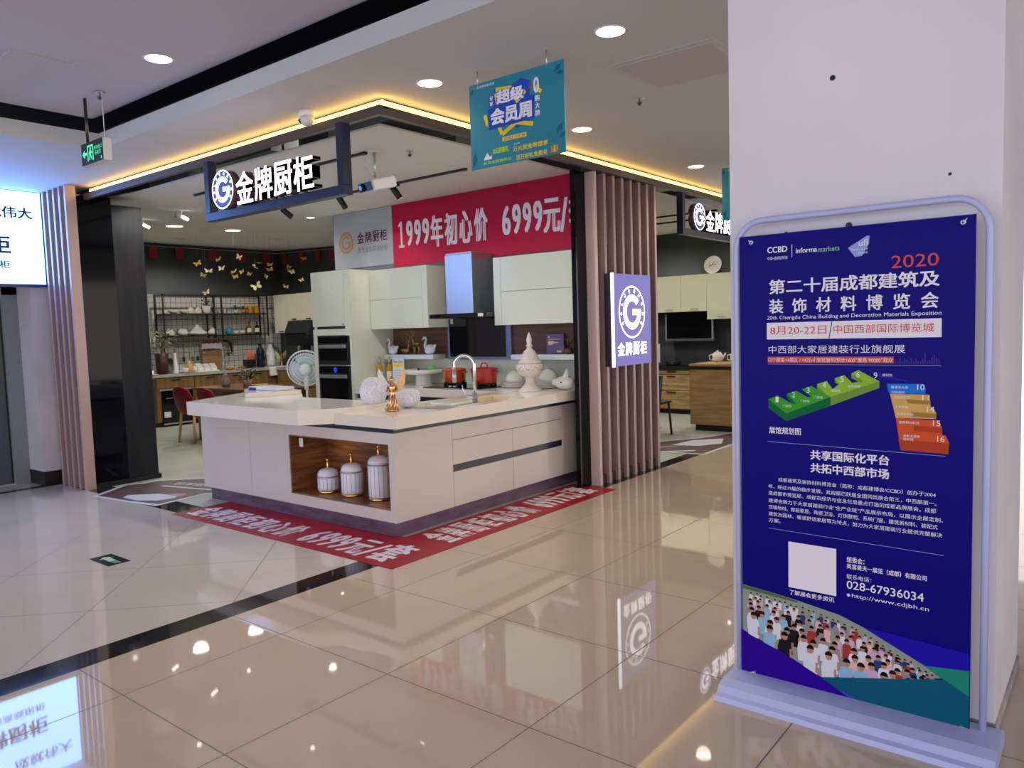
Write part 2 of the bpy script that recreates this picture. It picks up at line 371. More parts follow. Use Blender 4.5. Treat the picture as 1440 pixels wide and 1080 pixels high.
# ================================================================ slat columns
def fins(root, ys, build):
    for q in ys: build(q)
r = thing('slat_column', 'mauve vertical fin column carrying the lilac illuminated sign, beside the black gloss panel', 'column cladding', (5.28, .56, 0))
for k in range(8):
    x = 4.70+.1657*k
    MB().box((x, .51, 0), (x+.042, .615, 2.945), MAUVE if k else mat('lit_tone_end_fin', '#d2b8b4', .3), .003).build('fin', r)  # end fin lightened: the light on its side is put into the colour
MB().box((4.70, .612, 0), (5.90, .64, 2.945), MAUVED).build('back_panel', r)
MB().box((4.745, .545, 0), (5.90, .612, .085), noise_mat('dark_mauve_plinth', '#4b3c3e', '#3d3032', 6, .15)).build('plinth', r)
m_ = MB(); m_.box((4.525, .612, 0), (4.72, .66, 2.945), BLACKGLOSS); struct(m_.build('column_black_panel'))
sbox('column_core', (4.72, .64, 0), (5.90, .66, 3.02), DARKWALL)
r = thing('slat_column', 'mauve vertical fin column between the blue-white lightbox and the dark divider', 'column cladding', (1.95, 5.18, 0))
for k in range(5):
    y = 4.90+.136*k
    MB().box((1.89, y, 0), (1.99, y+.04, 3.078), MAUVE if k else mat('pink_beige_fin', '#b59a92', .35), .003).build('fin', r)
MB().box((1.975, 4.94, 0), (2.0, 5.57, 3.078), MAUVED).build('back_panel', r)
MB().box((1.93, 4.94, 1.545), (1.976, 5.46, 1.55), BLK).build('joint_line', r)
# ================================================================ ceiling fittings in the corridor
DLM = mat('downlight_diffuser', '#fff3df', .5, emit='#fff0d8', es=9.0)
def downlight(x, y, z, label, group, r=.075, energy=34, m=None, spot=140, col=WARM):
    t = thing('downlight', label, 'ceiling light', (x, y, z), group)
    MB().lathe([(r, -.002), (r+.016, -.006), (r+.016, 0), (r, 0)], (x, y, z), PLASTW, 28, caps=False).build('ring', t)
    MB().lathe([(r, -.004), (r*.6, -.006), (.001, -.006)], (x, y, z-.0005), m or DLM, 28, caps=False).build('diffuser', t)
    if energy: lamp('SPOT', (x, y, z-.03), energy, col, r, spot=spot, blend=.8)
G = 'downlights in the corridor ceiling'
downlight(2.20, -1.19, 3.08, 'large round downlight nearest the white pillar, before the ceiling hatch', G)
downlight(2.155, .10, 3.08, 'round downlight between the cove corner and the teal hanging poster', G)
downlight(3.82, .055, 3.08, 'round downlight just right of the teal hanging poster', G)
downlight(5.885, .05, 3.08, 'farthest round downlight, above the top of the slat column', G)
downlight(1.03, 1.30, 3.236, 'round downlight in the higher ceiling above the exit sign', G)
downlight(1.05, 2.80, 3.29, 'round downlight in the higher ceiling beside the exit sign rod', G)
for x, y in ((-1.2, -1.3), (-1.2, 1.3), (-.6, 3.6)): lamp('SPOT', (x, y, 3.05), 22, WARM, .08, spot=150, blend=.8)  # extra corridor lamps added out of view, without fittings
m_ = MB(); HM = mat('hatch_panel_paint', '#b3afb0', .8)
r = thing('access_hatch', 'square ceiling access panel beside the white pillar', 'hatch', (2.98, -1.22, 3.08))
MB().box((2.70, -1.52, 3.068), (3.25, -.93, 3.08), HM).build('panel', r)
m_ = MB()
for a, b in (((2.66, -1.56), (2.70, -.89)), ((3.25, -1.56), (3.29, -.89)), ((2.70, -1.56), (3.25, -1.52)), ((2.70, -.93), (3.25, -.89))): m_.box((a[0], a[1], 3.076), (b[0], b[1], 3.08), CEIL)
m_.build('frame', r)
r = thing('access_hatch', 'square access panel in the higher ceiling left of the exit sign', 'hatch', (.72, 2.6, 3.235))
MB().box((.38, 1.75, 3.226), (.72, 2.62, 3.235), HM).build('panel', r)
MB().box((.72, 1.70, 3.229), (.75, 2.65, 3.236), CEILH).build('frame', r)
def sprinkler(x, y, z, label, g='sprinklers'):
    t = thing('sprinkler', label, 'sprinkler', (x, y, z), g)
    MB().lathe([(.035, 0), (.03, -.006), (.008, -.008), (.008, -.03)], (x, y, z), STEEL, 16).build('base', t)
    MB().lathe([(.014, -.03), (.02, -.034), (.004, -.05)], (x, y, z), SMOKE, 12).build('head', t)
sprinkler(3.39, -.70, 3.08, 'small sprinkler head under the soffit beside the ceiling hatch')
sprinkler(1.08, 2.22, 3.236, 'small sprinkler head beside the exit sign rod')
sprinkler(3.16, 1.33, 3.02, 'small sprinkler head on the showroom ceiling beside the projector')
# dome camera
r = thing('security_camera', 'white dome security camera on the soffit above the shop sign', 'camera', (1.99, 1.14, 3.08))
MB().lathe([(.055, 0), (.055, -.03), (.05, -.045)], (1.99, 1.14, 3.08), WHITE, 24).build('base', r)
MB().lathe([(.05, -.045), (.046, -.075), (.032, -.098), (.001, -.106)], (1.99, 1.14, 3.08), PLASTW, 24).build('dome', r)
MB().lathe([(.018, 0), (.014, .012), (.001, .016)], (1.957, 1.165, 3.01), mat('lens_blue', '#1c2c8a', .1), 16, axis=(-.8, .3, -.5)).build('lens', r)
# exit sign
r = thing('exit_sign', 'green and black running-man exit sign hung on rods from the ceiling', 'exit sign', (1.05, 2.30, 2.77))
MB().box((1.04, 2.135, 2.765), (1.10, 2.47, 2.915), PLASTW, .004).build('housing', r)
fr = plane_x(1.04, 2.47, 2.765); EG = mat('exit_green_glow', '#52e0a8', .5, emit='#45e0a0', es=1.1); ED = mat('exit_face_dark', '#101d2c', .3)
m_ = MB(); m_.pp(fr, [(0, 0), (.335, 0), (.335, .15), (0, .15)], ED, .0006)
m_.pp(fr, [(.015, .075), (.05, .105), (.05, .085), (.085, .085), (.085, .065), (.05, .065), (.05, .045)], EG, .0012)
for a, b, c, d in ((.095, .02, .107, .128), (.175, .02, .187, .128), (.107, .118, .175, .128)): m_.pp(fr, [(a, b), (c, b), (c, d), (a, d)], EG, .0012)
m_.lathe([(.011, 0), (.001, .0008)], fr[0]+fr[1]*.143+fr[2]*.105+fr[3]*.001, EG, 12, fr[3])
for q in ([(.13, .095), (.152, .092), (.148, .06), (.135, .055)], [(.135, .06), (.148, .06), (.168, .03), (.158, .026)], [(.135, .06), (.128, .025), (.118, .03), (.128, .065)], [(.132, .09), (.114, .07), (.12, .064), (.136, .08)], [(.15, .092), (.168, .075), (.163, .068), (.146, .08)]): m_.pp(fr, q, EG, .0012)
m_.text('安全出口', fr, (.2, .085, .32, .112), EG, off=.0012); m_.text('EXIT', fr, (.215, .05, .305, .076), EG, off=.0012); m_.text('1', fr, (.298, .012, .308, .032), EG, off=.0012)
m_.build('sign_face', r)
MB().cyl((1.07, 2.43, 2.91), (1.07, 2.43, 3.236), .011, SMOKE, 12).build('hanging_rod', r)
MB().cyl((1.07, 2.165, 2.91), (1.07, 2.165, 3.236), .003, PLASTW, 8).build('hanging_wire', r)
# ================================================================ teal hanging posters
TEAL = noise_mat('teal_print', '#2a879a', '#257c90', 1.2, .5, spec=.3)
YEL = mat('print_yellow', '#e6c81e', .5); BLU = mat('print_blue', '#2a50b8', .5); ORG = mat('print_orange', '#e07a28', .5); DTEAL = mat('print_dark_teal', '#1d6680', .5)
def teal_poster(X, y0, z0, label, h=.505, w=.70):
    r = thing('hanging_poster', label, 'poster', (X, y0-w/2, z0), 'teal promotional posters hung from the soffit')
    fr = plane_x(X, y0, z0)
    m_ = MB(); m_.box((X, y0-w, z0), (X+.006, y0, z0+h), TEAL)
    U = lambda y: (y0-.005)-y+.0
    u = lambda y: -.195-y
    P = lambda pts, m, o=.0008: m_.pp(fr, pts, m, o)
    # leaves in the corners
    for cx, cy, a, l in ((.66, .47, .6, .07), (.675, .44, -.2, .06), (.665, .14, .9, .08), (.68, .10, .4, .06), (.03, .06, 1.4, .09), (.02, .46, .9, .05)):
        c, s_ = math.cos(a), math.sin(a)
        P([(cx+c*l*t-s_*w_*l, cy+s_*l*t+c*w_*l) for t, w_ in ((-.5, 0), (0, -.22), (.5, 0), (0, .22))], DTEAL, .0007)
    # blue burst and yellow ribbons
    P([(.29, .42), (.40, .47), (.47, .44), (.455, .33), (.49, .23), (.36, .19), (.29, .25), (.27, .33)], BLU)
    P([(.145, .215), (.485, .225), (.495, .355), (.445, .36), (.435, .45), (.20, .445), (.19, .345), (.145, .335)], BLU, .00135)
    for qi, (a, b) in enumerate((((.12, .31), (.14, .245)), ((.14, .245), (.30, .24)), ((.30, .24), (.48, .195)), ((.22, .24), (.25, .175)), ((.25, .175), (.38, .235)), ((.21, .42), (.22, .36)), ((.21, .44), (.33, .43)), ((.43, .39), (.36, .34)), ((.50, .40), (.545, .36)))):
        d = V3((b[0]-a[0], b[1]-a[1])).normalized()*1.0; n = (-d.y*.012, d.x*.012)
        P([(a[0]-n[0], a[1]-n[1]), (b[0]-n[0], b[1]-n[1]), (b[0]+n[0], b[1]+n[1]), (a[0]+n[0], a[1]+n[1])], YEL, .0010+.00003*qi if qi < 5 else .00142+.00003*qi)
    for s_, x0, v0, x1, v1, mm, bo in (('超级', .215, .35, .42, .432, PRINTW, .05), ('会员周', .165, .235, .475, .335, PRINTW, .05)):
        m_.text(s_, fr, (x0-.006, v0-.006, x1+.006, v1+.006), BLU, .13, .0016); m_.text(s_, fr, (x0, v0, x1, v1), mm, bo, .0022)
    P([(.157, .345), (.195, .352), (.195, .418), (.157, .408)], BLU, .0016); m_.text('爱', fr, (.162, .385, .19, .41), PRINTW, .02, .0022); m_.text('家', fr, (.162, .353, .19, .38), PRINTW, .02, .0022)
    m_.text('0', fr, (.49, .36, .53, .45), PRINTW, .03, .0022); m_.text('元', fr, (.456, .395, .482, .425), mat('print_red', '#d04040', .5), .02, .0022)
    for i, ch in enumerate('购大牌'): m_.text(ch, fr, (.497, .315-i*.042, .532, .350-i*.042), PRINTW, .03, .0022)
    P([(.25, .133), (.43, .133), (.43, .158), (.25, .158)], YEL, .0016); m_.text('2020.7.11-7.24', fr, (.262, .138, .418, .153), BLU, .02, .0022)
    m_.text('居然惠民家居馆', fr, (.062, .474, .2, .49), PRINTW, .0, .0012); P([(.035, .476), (.05, .476), (.043, .494)], ORG, .0012)
    m_.text('0元购豪礼', fr, (.175, .07, .298, .105), mat('print_lime', '#b8d820', .5), .04, .0012); m_.text('会员专享', fr, (.335, .098, .38, .108), PRINTW, 0, .0012)
    m_.text('会员全民抽积分', fr, (.097, .017, .316, .037), mat('print_lime', '#b8d820', .5), .02, .0012)
    m_.text('万元奖金等您享', fr, (.326, .06, .581, .09), YEL, .03, .0012); m_.text('百万好礼免费兑', fr, (.348, .008, .576, .038), YEL, .03, .0012)
    P([(.105, .055), (.13, .085), (.15, .06), (.165, .07), (.165, .045), (.105, .045)], PRINTW, .0012)
    for k in range(3): P([(.60+k*.018, .012), (.615+k*.018, .012), (.612+k*.018, .05), (.603+k*.018, .05)], ORG if k != 1 else YEL, .0012)
    m_.build('printed_panel', r)
    for yy in (y0-.068, y0-w+.118):
        MB().cyl((X+.003, yy, z0+h-.01), (X+.003, yy, 3.08), .004, STEEL, 8).build('hanging_rod', r)
teal_poster(2.19, -.193, 2.50, 'teal member-week poster with yellow ribbons hanging in front of the shop corner')
teal_poster(5.92, -.205, 2.52, 'teal poster half hidden behind the white pillar, hung before the second shop sign')
# ================================================================ illuminated shop signs
LETM = mat('sign_face_white_glow', '#f4f4ff', .4, emit='#f0efff', es=3.2)
LETS = mat('sign_side_maroon', '#5a3a42', .3)
BLUED = mat('emblem_blue', '#3a4596', .4, emit='#4a58b8', es=.35)
def arc_poly(cx, cy, r0, r1, a0, a1, n=24):
    o = [(cx+r1*math.cos(a0+(a1-a0)*k/n), cy+r1*math.sin(a0+(a1-a0)*k/n)) for k in range(n+1)]
    i = [(cx+r0*math.cos(a0+(a1-a0)*k/n), cy+r0*math.sin(a0+(a1-a0)*k/n)) for k in range(n+1)]
    return o, i
def annulus(m_, fr, cx, cy, r0, r1, m, off, a0=0, a1=2*PI, n=40, sx=1.0):
    O, U, V, N = fr; vs = []
    for k in range(n+1):
        a = a0+(a1-a0)*k/n
        vs.append([m_.bm.verts.new(O+U*(cx+sx*r*math.cos(a))+V*(cy+r*math.sin(a))+N*off) for r in (r0, r1)])
    fs = []
    for A, B in zip(vs, vs[1:]):
        f = m_.bm.faces.new((A[0], A[1], B[1], B[0])); f.normal_update()
        if f.normal.dot(N) < 0: f.normal_flip()
        fs.append(f)
    m_.faces(fs, m)
def emblem(m_, fr, cx, cy, R, m, off, letters=True, k=1.0):
    annulus(m_, fr, cx, cy, R*.93, R, m, off)
    r0, r1 = R*.41*k, R*.67*k
    annulus(m_, fr, cx, cy, r0, r1, m, off, math.radians(38), math.radians(352), 32)
    m_.pp(fr, [(cx+.02*R, cy-.12*R*k), (cx+r1, cy-.12*R*k), (cx+r1, cy+.12*R*k), (cx+.02*R, cy+.12*R*k)], m, off+.0001)
    if letters:
        O, U, V, N = fr
        word = 'GOLDENHOME'
        for i, ch in enumerate(word):
            a = math.radians(212-i*(244/9)); c, s = math.cos(a-PI/2), math.sin(a-PI/2)
            f2 = (O+U*(cx+.81*R*math.cos(a))+V*(cy+.81*R*math.sin(a)), U*c+V*s, V*c-U*s, N)
            m_.text(ch, f2, (-.058*R, -.075*R, .058*R, .075*R), m, .03, off, res=2)
def shop_sign(fr, u0, u1, zb, zt, ztop, label, axis):
    """frame spans u0..u1; hung from the bulkhead; characters stand on the bottom bar"""
    O, U, V, N = fr
    root = thing('hanging_shop_sign', label, 'shop sign', tuple(O+U*((u0+u1)/2)+V*ztop), 'illuminated shop signs')
    def bar(a, b, d0=.0, d1=.075):
        p = O+U*a[0]+V*a[1]-N*d0; q = O+U*b[0]+V*b[1]-N*d1
        return MB().box(p, q, FRAMEB, .003)
    t = .065
    bar((u0, zb), (u1, zb+t)).build('bottom_bar', root)
    bar((u0, zb+t), (u0+t, ztop)).build('post', root); bar((u1-t, zb+t), (u1, ztop)).build('post', root)
    b0 = zb+t
    # round emblem on a drum
    R = .15; cx = u0+.335; cz_ = b0+R-.005
    m_ = MB(); c = O+U*cx+V*cz_
    m_.lathe([(R, 0), (R, .07)], c-N*.03, LETS, 48, N)
    m_.build('emblem_drum', root)
    m_ = MB(); annulus(m_, fr, cx, cz_, 0, R*.995, BLUED, .042, n=48); emblem(m_, fr, cx, cz_, R, LETM, .0445, True)
    m_.build('emblem_face', root, label='glowing round letter emblem on the sign')
    m_ = MB(); w = .228; s0 = cx+R+.03
    for i, ch in enumerate('金牌厨柜'): m_.text(ch, fr, (s0+i*.243, b0+.002, s0+i*.243+w, b0+.245), LETM, .02, -.03, ext=.035, side=LETS, res=4)
    m_.build('characters', root, label='glowing white block characters')
    return root
shop_sign(plane_x(2.0, 2.528, 0), 0, 1.74, 2.466, 0, 2.945, 'navy framed hanging sign with glowing white emblem and characters above the left counter end', 0)
shop_sign(plane_y(.49, 6.48, 0), 0, 1.78, 2.50, 0, 2.945, 'navy framed hanging sign with glowing emblem, partly behind the white pillar', 1)
# lilac lightbox on the slat column
r = thing('lightbox_sign', 'lilac illuminated box sign with white round emblem, mounted on the slat column', 'lightbox', (5.2, .46, 1.56))
MB().box((4.835, .42, 1.127), (5.575, .51, 2.008), mat('lightbox_case_dark', '#2b2430', .3)).build('case', r)
MB().box((4.815, .405, 1.122), (4.84, .425, 2.01), mat('white_edge_glow', '#eaf4ff', .4, emit='#eaf4ff', es=2.2)).build('edge_light', r)
fr = plane_y(.4195, 4.84, 1.127)
m_ = MB(); LIL = mat('lilac_glow', '#6a66b4', .4, spec=.2, emit='#8a86da', es=.42)
m_.pp(fr, [(0, 0), (.735, 0), (.735, .88), (0, .88)], LIL, .0005)
GW = mat('lightbox_white_glow', '#ffffff', .4, emit='#fbfaff', es=1.5)
emblem(m_, fr, .359, .516, .256, GW, .001)
for i, ch in enumerate('金牌厨柜'): m_.text(ch, fr, (.072+i*.146, .095, .205+i*.146, .228), GW, .035, .001)
m_.build('sign_face', r)
# blue-white lightbox on the left
r = thing('lightbox_sign', 'large pale blue lightbox sign cut off by the frame, above the grey door', 'lightbox', (1.2, 5.55, 2.13))
MB().box((.1, 5.545, 2.10), (1.925, 5.60, 3.075), mat('lightbox_case_blue', '#2a3a66', .3)).build('case', r)
fr = plane_y(5.545, .1, 2.13)
m_ = MB(); LB = mat('pale_blue_glow', '#d8f2ff', .4, emit='#6ea2ff', es=12); INK = mat('dark_navy_ink', '#0c1e40', .5)
m_.pp(fr, [(.02, 0), (1.80, 0), (1.80, .945), (.02, .945)], LB, .0006)
m_.text('成就伟大', fr, (1.155, .665, 1.712, .785), INK, .025, .0012)
m_.text('金牌厨柜', fr, (.74, .30, 1.495, .49), INK, .03, .0012); m_.text('更专业的高端厨柜', fr, (.68, .155, 1.478, .235), INK, .02, .0012)
m_.build('sign_face', r)
# ================================================================ prints on the floor
m_ = MB(); z0 = .0015
m_.prism([(1.847, .31), (4.655, .31), (4.655, .80), (2.43, .80), (2.43, 3.10), (1.847, 3.10)], 2, .001, .0025, REDF)
frA = (V3((0, 0, .0025)), V3((0, -1, 0)), V3((1, 0, 0)), V3((0, 0, 1)))   # read along -y, up = +x
def ft(s, y0, x0, y1, x1): m_.text(s, frA, (-y0, x0, -y1, x1), PRINTW, .03, .0006)
for i, ch in enumerate('金牌厨柜初心价'): ft(ch, 3.03-i*.207, 1.925, 2.845-i*.207, 2.235)
for i, ch in enumerate('6999'): ft(ch, 1.47-i*.118, 1.925, 1.368-i*.118, 2.24)
ft('元', .99, 1.915, .80, 2.25); ft('/', .79, 1.905, .70, 2.235); ft('套', .69, 1.905, .46, 2.31)
frB = (V3((0, 0, .0025)), V3((1, 0, 0)), V3((0, 1, 0)), V3((0, 0, 1)))
def fb(s, x0, x1): m_.text(s, frB, (x0, .40, x1, .755), PRINTW, .03, .0006)
for i, ch in enumerate('金牌厨柜初心价'): fb(ch, 2.50+i*.166, 2.645+i*.166)
for i, ch in enumerate('6999'): fb(ch, 3.74+i*.088, 3.82+i*.088)
fb('元', 4.10, 4.25); fb('/', 4.26, 4.33); fb('套', 4.34, 4.53)
o = m_.build('floor_banner', loc=(2.1, .6, 0)); tag(o, 'red L-shaped price banner with white characters stuck to the floor around the counter', 'floor banner')
TAUPE = mat('sticker_taupe', '#5b4847', .4); STW = mat('sticker_white', '#cfcfda', .4); SKIN = mat('print_skin', '#c08a80', .5)
m_ = MB(); m_.prism([(1.80, 4.55), (2.25, 4.87), (2.42, 4.78), (2.56, 4.80), (3.05, 4.30), (2.60, 3.42), (2.46, 3.62), (1.93, 3.55), (1.86, 4.0)], 2, .001, .003, STW)
fz = (V3((0, 0, .003)), V3((1, 0, 0)), V3((0, 1, 0)), V3((0, 0, 1)))
m_.pp(fz, [(1.84, 4.52), (2.25, 4.80), (2.40, 4.72), (2.55, 4.73), (2.99, 4.29), (2.59, 3.50), (2.48, 3.67), (1.98, 3.60), (1.90, 4.0)], TAUPE, .0004)
m_.pp(fz, [(1.93, 4.2), (2.02, 4.28), (2.22, 4.05), (2.26, 3.78), (2.2, 3.72), (2.05, 3.75), (1.94, 3.95)], STW, .0008)
m_.pp(fz, [(2.24, 3.98), (2.36, 3.85), (2.34, 3.76), (2.24, 3.76)], SKIN, .0009); m_.pp(fz, [(2.42, 4.42), (2.46, 4.44), (2.62, 3.78), (2.58, 3.76)], STW, .0008)
frS = (V3((0, 0, .003)), V3((.85, -.52, 0)), V3((.52, .85, 0)), V3((0, 0, 1)))
m_.text('冠军厨柜', (V3((2.52, 4.42, .003)), V3((.30, -.95, 0)), V3((.95, .30, 0)), V3((0, 0, 1))), (0, 0, .55, .12), STW, .02, .0008)
single(m_, 'floor_sticker', 'brown cut-out floor sticker with white outline between the dark divider and the counter', 'floor sticker', (2.3, 4.2, 0), 'brown floor stickers')
m_ = MB(); m_.prism([(6.55, 1.30), (7.45, 1.30), (7.95, .98), (8.6, .80), (8.6, .40), (6.75, .40), (6.70, .85), (6.20, .92)], 2, .001, .003, STW)
m_.pp(fz, [(6.58, 1.27), (7.43, 1.27), (7.93, .95), (8.57, .77), (8.57, .44), (6.80, .44), (6.75, .88), (6.25, .94)], TAUPE, .0004)
m_.pp(fz, [(7.2, 1.05), (7.7, .98), (8.0, .7), (7.6, .55), (7.3, .72)], STW, .0008); m_.pp(fz, [(6.9, 1.2), (7.2, .98), (7.25, .9), (6.9, 1.1)], SKIN, .0008)
m_.pp(fz, [(6.5, 1.15), (6.56, 1.17), (7.0, .62), (6.92, .60)], STW, .0008)
single(m_, 'floor_sticker', 'brown floor sticker at the right-hand entrance between slat column and white pillar', 'floor sticker', (7.3, .85, 0), 'brown floor stickers')
m_ = MB(); m_.box((.824, 2.005, .0), (.974, 2.30, .003), mat('exit_sticker_black', '#10201c', .25))
frE = (V3((.824, 2.30, .003)), V3((0, -1, 0)), V3((1, 0, 0)), V3((0, 0, 1))); GG = mat('glow_green_print', '#9ec79a', .5)
m_.pp(frE, [(.05, .075), (.10, .125), (.10, .098), (.2, .098), (.2, .052), (.10, .052), (.10, .025)], GG, .0005); m_.text('EXIT', frE, (.21, .055, .28, .095), GG, .02, .0005)
single(m_, 'floor_exit_marker', 'small dark green exit arrow plate set on the tiled floor', 'exit marker', (.9, 2.15, 0))
# ================================================================ exhibition poster stand by the pillar
r = thing('poster_stand', 'tall lavender metal poster stand with a dark blue exhibition banner before the white pillar', 'poster stand', (1.57, -2.57, 0))
m_ = MB()
m_.prism([(1.405, 0), (1.70, 0), (1.70, .045), (1.66, .062), (1.50, .062), (1.45, .048), (1.435, .025), (1.41, .02)], 1, -3.055, -2.085, BLUEP)
m_.build('base', r)
m_ = MB(); pts = [(1.622, -2.107, .05), (1.622, -2.107, 1.0), (1.622, -2.107, 1.80)]
for k in range(9): a = PI/2*k/8; pts.append((1.622, -2.107-.105*(1-math.cos(a)), 1.815+.115*math.sin(a)))
for k in range(9): a = PI/2*k/8; pts.append((1.622, -2.89-.105*math.sin(a), 1.93-.115*(1-math.cos(a))))
pts += [(1.622, -2.995, 1.0), (1.622, -2.995, .05)]
m_.tube(pts, .0125, BLUEP, 12); m_.build('tube_frame', r)
PB = mat('print_royal_blue', '#0c0078', .42, spec=.25); fr = plane_x(1.607, -2.12, 0)
m_ = MB(); m_.box((1.607, -2.957, .046), (1.6095, -2.127, 1.870), PB)
P = lambda pts, m, o=.0004: m_.pp(fr, pts, m, o)
T = lambda s, a, b, c, d, m=PRINTW, bo=.0, o=.0012: m_.text(s, fr, (a, b, c, d), m, bo, o)
LAV = mat('print_lavender', '#8fa4e0', .5); GRNT = mat('print_green_text', '#8fd0a0', .5); ORX = mat('print_red_orange', '#d2523c', .5)
T('CCBD', .121, 1.796, .200, 1.820, PRINTW, .03); T('中国·成都建博会', .121, 1.768, .201, 1.781); P([(.2165, 1.774), (.2185, 1.774), (.2185, 1.822), (.2165, 1.822)], PRINTW)
T('informa', .233, 1.787, .313, 1.807, PRINTW, .02); T('markets', .316, 1.785, .394, 1.804, GRNT)
P([(.424, 1.791), (.490, 1.830), (.500, 1.829), (.497, 1.80), (.474, 1.758), (.449, 1.756)], LAV); T('ufi', .462, 1.794, .494, 1.818, PRINTW, .02); T('Approved', .437, 1.778, .493, 1.787); T('Event', .461, 1.766, .493, 1.776)
T('2020', .573, 1.705, .725, 1.750, ORX, -.005)
T('第二十届成都建筑及', .127, 1.633, .729, 1.691, PRINTW, .025)
for i, ch in enumerate('装饰材料博览会'): x = .127+i*.0905; T(ch, x, 1.557, x+.056, 1.614, PRINTW, .02)
T('20th Chengdu China Building and Decoration Materials Exposition', .119, 1.529, .735, 1.548)
P([(.117, 1.455), (.736, 1.455), (.736, 1.521), (.117, 1.521)], PRINTW); T('8月20-22日', .131, 1.473, .347, 1.506, ORX); T('中国西部国际博览城', .373, 1.474, .713, 1.506, ORX)
P([(.355, 1.456), (.358, 1.456), (.369, 1.520), (.366, 1.520)], mat('print_dark_navy', '#1a1060', .5), .0012)
T('中西部大家居建装行业旗舰展', .124, 1.399, .620, 1.430)
P([(.12, 1.362), (.583, 1.362), (.583, 1.386), (.12, 1.386)], ORX); T('13个展馆+4展区 / 14万㎡ 展览面积/预计1600⁺展商 90000⁺观众', .123, 1.365, .58, 1.383)
P([(.12, 1.356), (.736, 1.354), (.736, 1.3555), (.12, 1.3575)], LAV)
SKY = mat('print_skyline', '#4a2f98', .5)
for k in range(20):
    x = .588+k*.0073; h = .008+.026*random.random()+(.012 if k == 13 else 0); P([(x, 1.36), (x+.0035, 1.36), (x+.0035, 1.36+h), (x, 1.36+h)], SKY)
g1, g1s, g2, g2s = (mat(n, c, .5) for n, c in (('print_green', '#3ca02c'), ('print_dark_green', '#0c6a38'), ('print_lime_block', '#8abf32'), ('print_olive', '#6f9a3a')))
P([(.122, 1.215), (.193, 1.161), (.362, 1.232), (.362, 1.198), (.193, 1.130), (.122, 1.179)], g1s)
P([(.122, 1.215), (.158, 1.231), (.218, 1.199), (.232, 1.201), (.196, 1.239), (.233, 1.252), (.277, 1.228), (.290, 1.232), (.253, 1.258), (.290, 1.273), (.347, 1.240), (.362, 1.232), (.193, 1.161)], g1, .0006)
P([(.196, 1.239), (.232, 1.201), (.218, 1.199), (.196, 1.224)], g1s, .0008)
P([(.362, 1.232), (.535, 1.295), (.535, 1.271), (.362, 1.198)], g2s)
P([(.312, 1.280), (.348, 1.293), (.370, 1.262), (.392, 1.281), (.378, 1.304), (.412, 1.316), (.440, 1.288), (.481, 1.296), (.437, 1.323), (.462, 1.336), (.535, 1.295), (.362, 1.232), (.347, 1.240)], g2, .0006)
P([(.312, 1.280), (.347, 1.240), (.347, 1.222), (.312, 1.262)], g2s, .0005); P([(.378, 1.304), (.392, 1.281), (.41, 1.27), (.378, 1.288)], g2s, .0008); P([(.437, 1.323), (.481, 1.296), (.47, 1.288), (.437, 1.306)], g2s, .0008)
P([(.493, 1.337), (.631, 1.299), (.634, 1.294), (.542, 1.308)], mat('print_indigo', '#2a18a0', .5))
b1, y1, y1s, o1, o1s = (mat(n, c, .5) for n, c in (('print_bright_blue', '#1878d8'), ('print_sand', '#d4a85c'), ('print_ochre', '#a57c3a'), ('print_burnt_orange', '#d2562a'), ('print_rust', '#b04420')))
P([(.562, 1.287), (.683, 1.289), (.688, 1.270), (.686, 1.254), (.571, 1.250), (.564, 1.260)], b1)
P([(.571, 1.250), (.695, 1.251), (.703, 1.226), (.704, 1.208), (.712, 1.206), (.722, 1.185), (.721, 1.165), (.591, 1.163)], y1)
P([(.625, 1.232), (.703, 1.229), (.703, 1.216), (.632, 1.218)], y1s, .0008); P([(.640, 1.187), (.722, 1.184), (.722, 1.168), (.645, 1.170)], y1s, .0008)
P([(.591, 1.163), (.732, 1.160), (.741, 1.132), (.741, 1.110), (.752, 1.108), (.763, 1.083), (.761, 1.042), (.608, 1.045)], o1)
P([(.648, 1.138), (.741, 1.134), (.741, 1.116), (.652, 1.118)], o1s, .0008); P([(.600, 1.085), (.763, 1.080), (.761, 1.042), (.608, 1.045)], o1s, .0007)
for s, u, v in (('1', .157, 1.216), ('2', .222, 1.238), ('3', .278, 1.257), ('4', .339, 1.279), ('5', .404, 1.302), ('6', .461, 1.320), ('9', .522, 1.318)): T(s, u-.006, v-.012, u+.006, v+.010)
for s, u, v in (('10', .674, 1.277), ('11', .690, 1.240), ('14', .706, 1.199), ('15', .725, 1.150), ('16', .739, 1.095)): T(s, u-.013, v-.010, u+.010, v+.010)
for s, u, v in (('门窗馆', .18, 1.19), ('门窗馆', .25, 1.212), ('门窗馆', .30, 1.228), ('暖通馆', .365, 1.256), ('智能家居', .425, 1.274), ('建材馆', .545, 1.318), ('暖通净水馆', .575, 1.274), ('材料配件', .577, 1.256), ('卫浴陶瓷馆', .583, 1.238), ('定制家居', .588, 1.203), ('木作定制馆', .594, 1.177), ('建筑新材料馆', .602, 1.147), ('装配式建筑', .616, 1.098), ('园林馆', .616, 1.086)): T(s, u, v-.004, u+.011*len(s), v+.006)
T('展馆规划图', .124, 1.077, .25, 1.105, PRINTW, .015); P([(.118, 1.0425), (.752, 1.0335), (.752, 1.035), (.118, 1.044)], LAV)
T('共享国际化平台', .286, .984, .570, 1.023, PRINTW, .03); T('共拓中西部市场', .286, .933, .570, .972, PRINTW, .03)
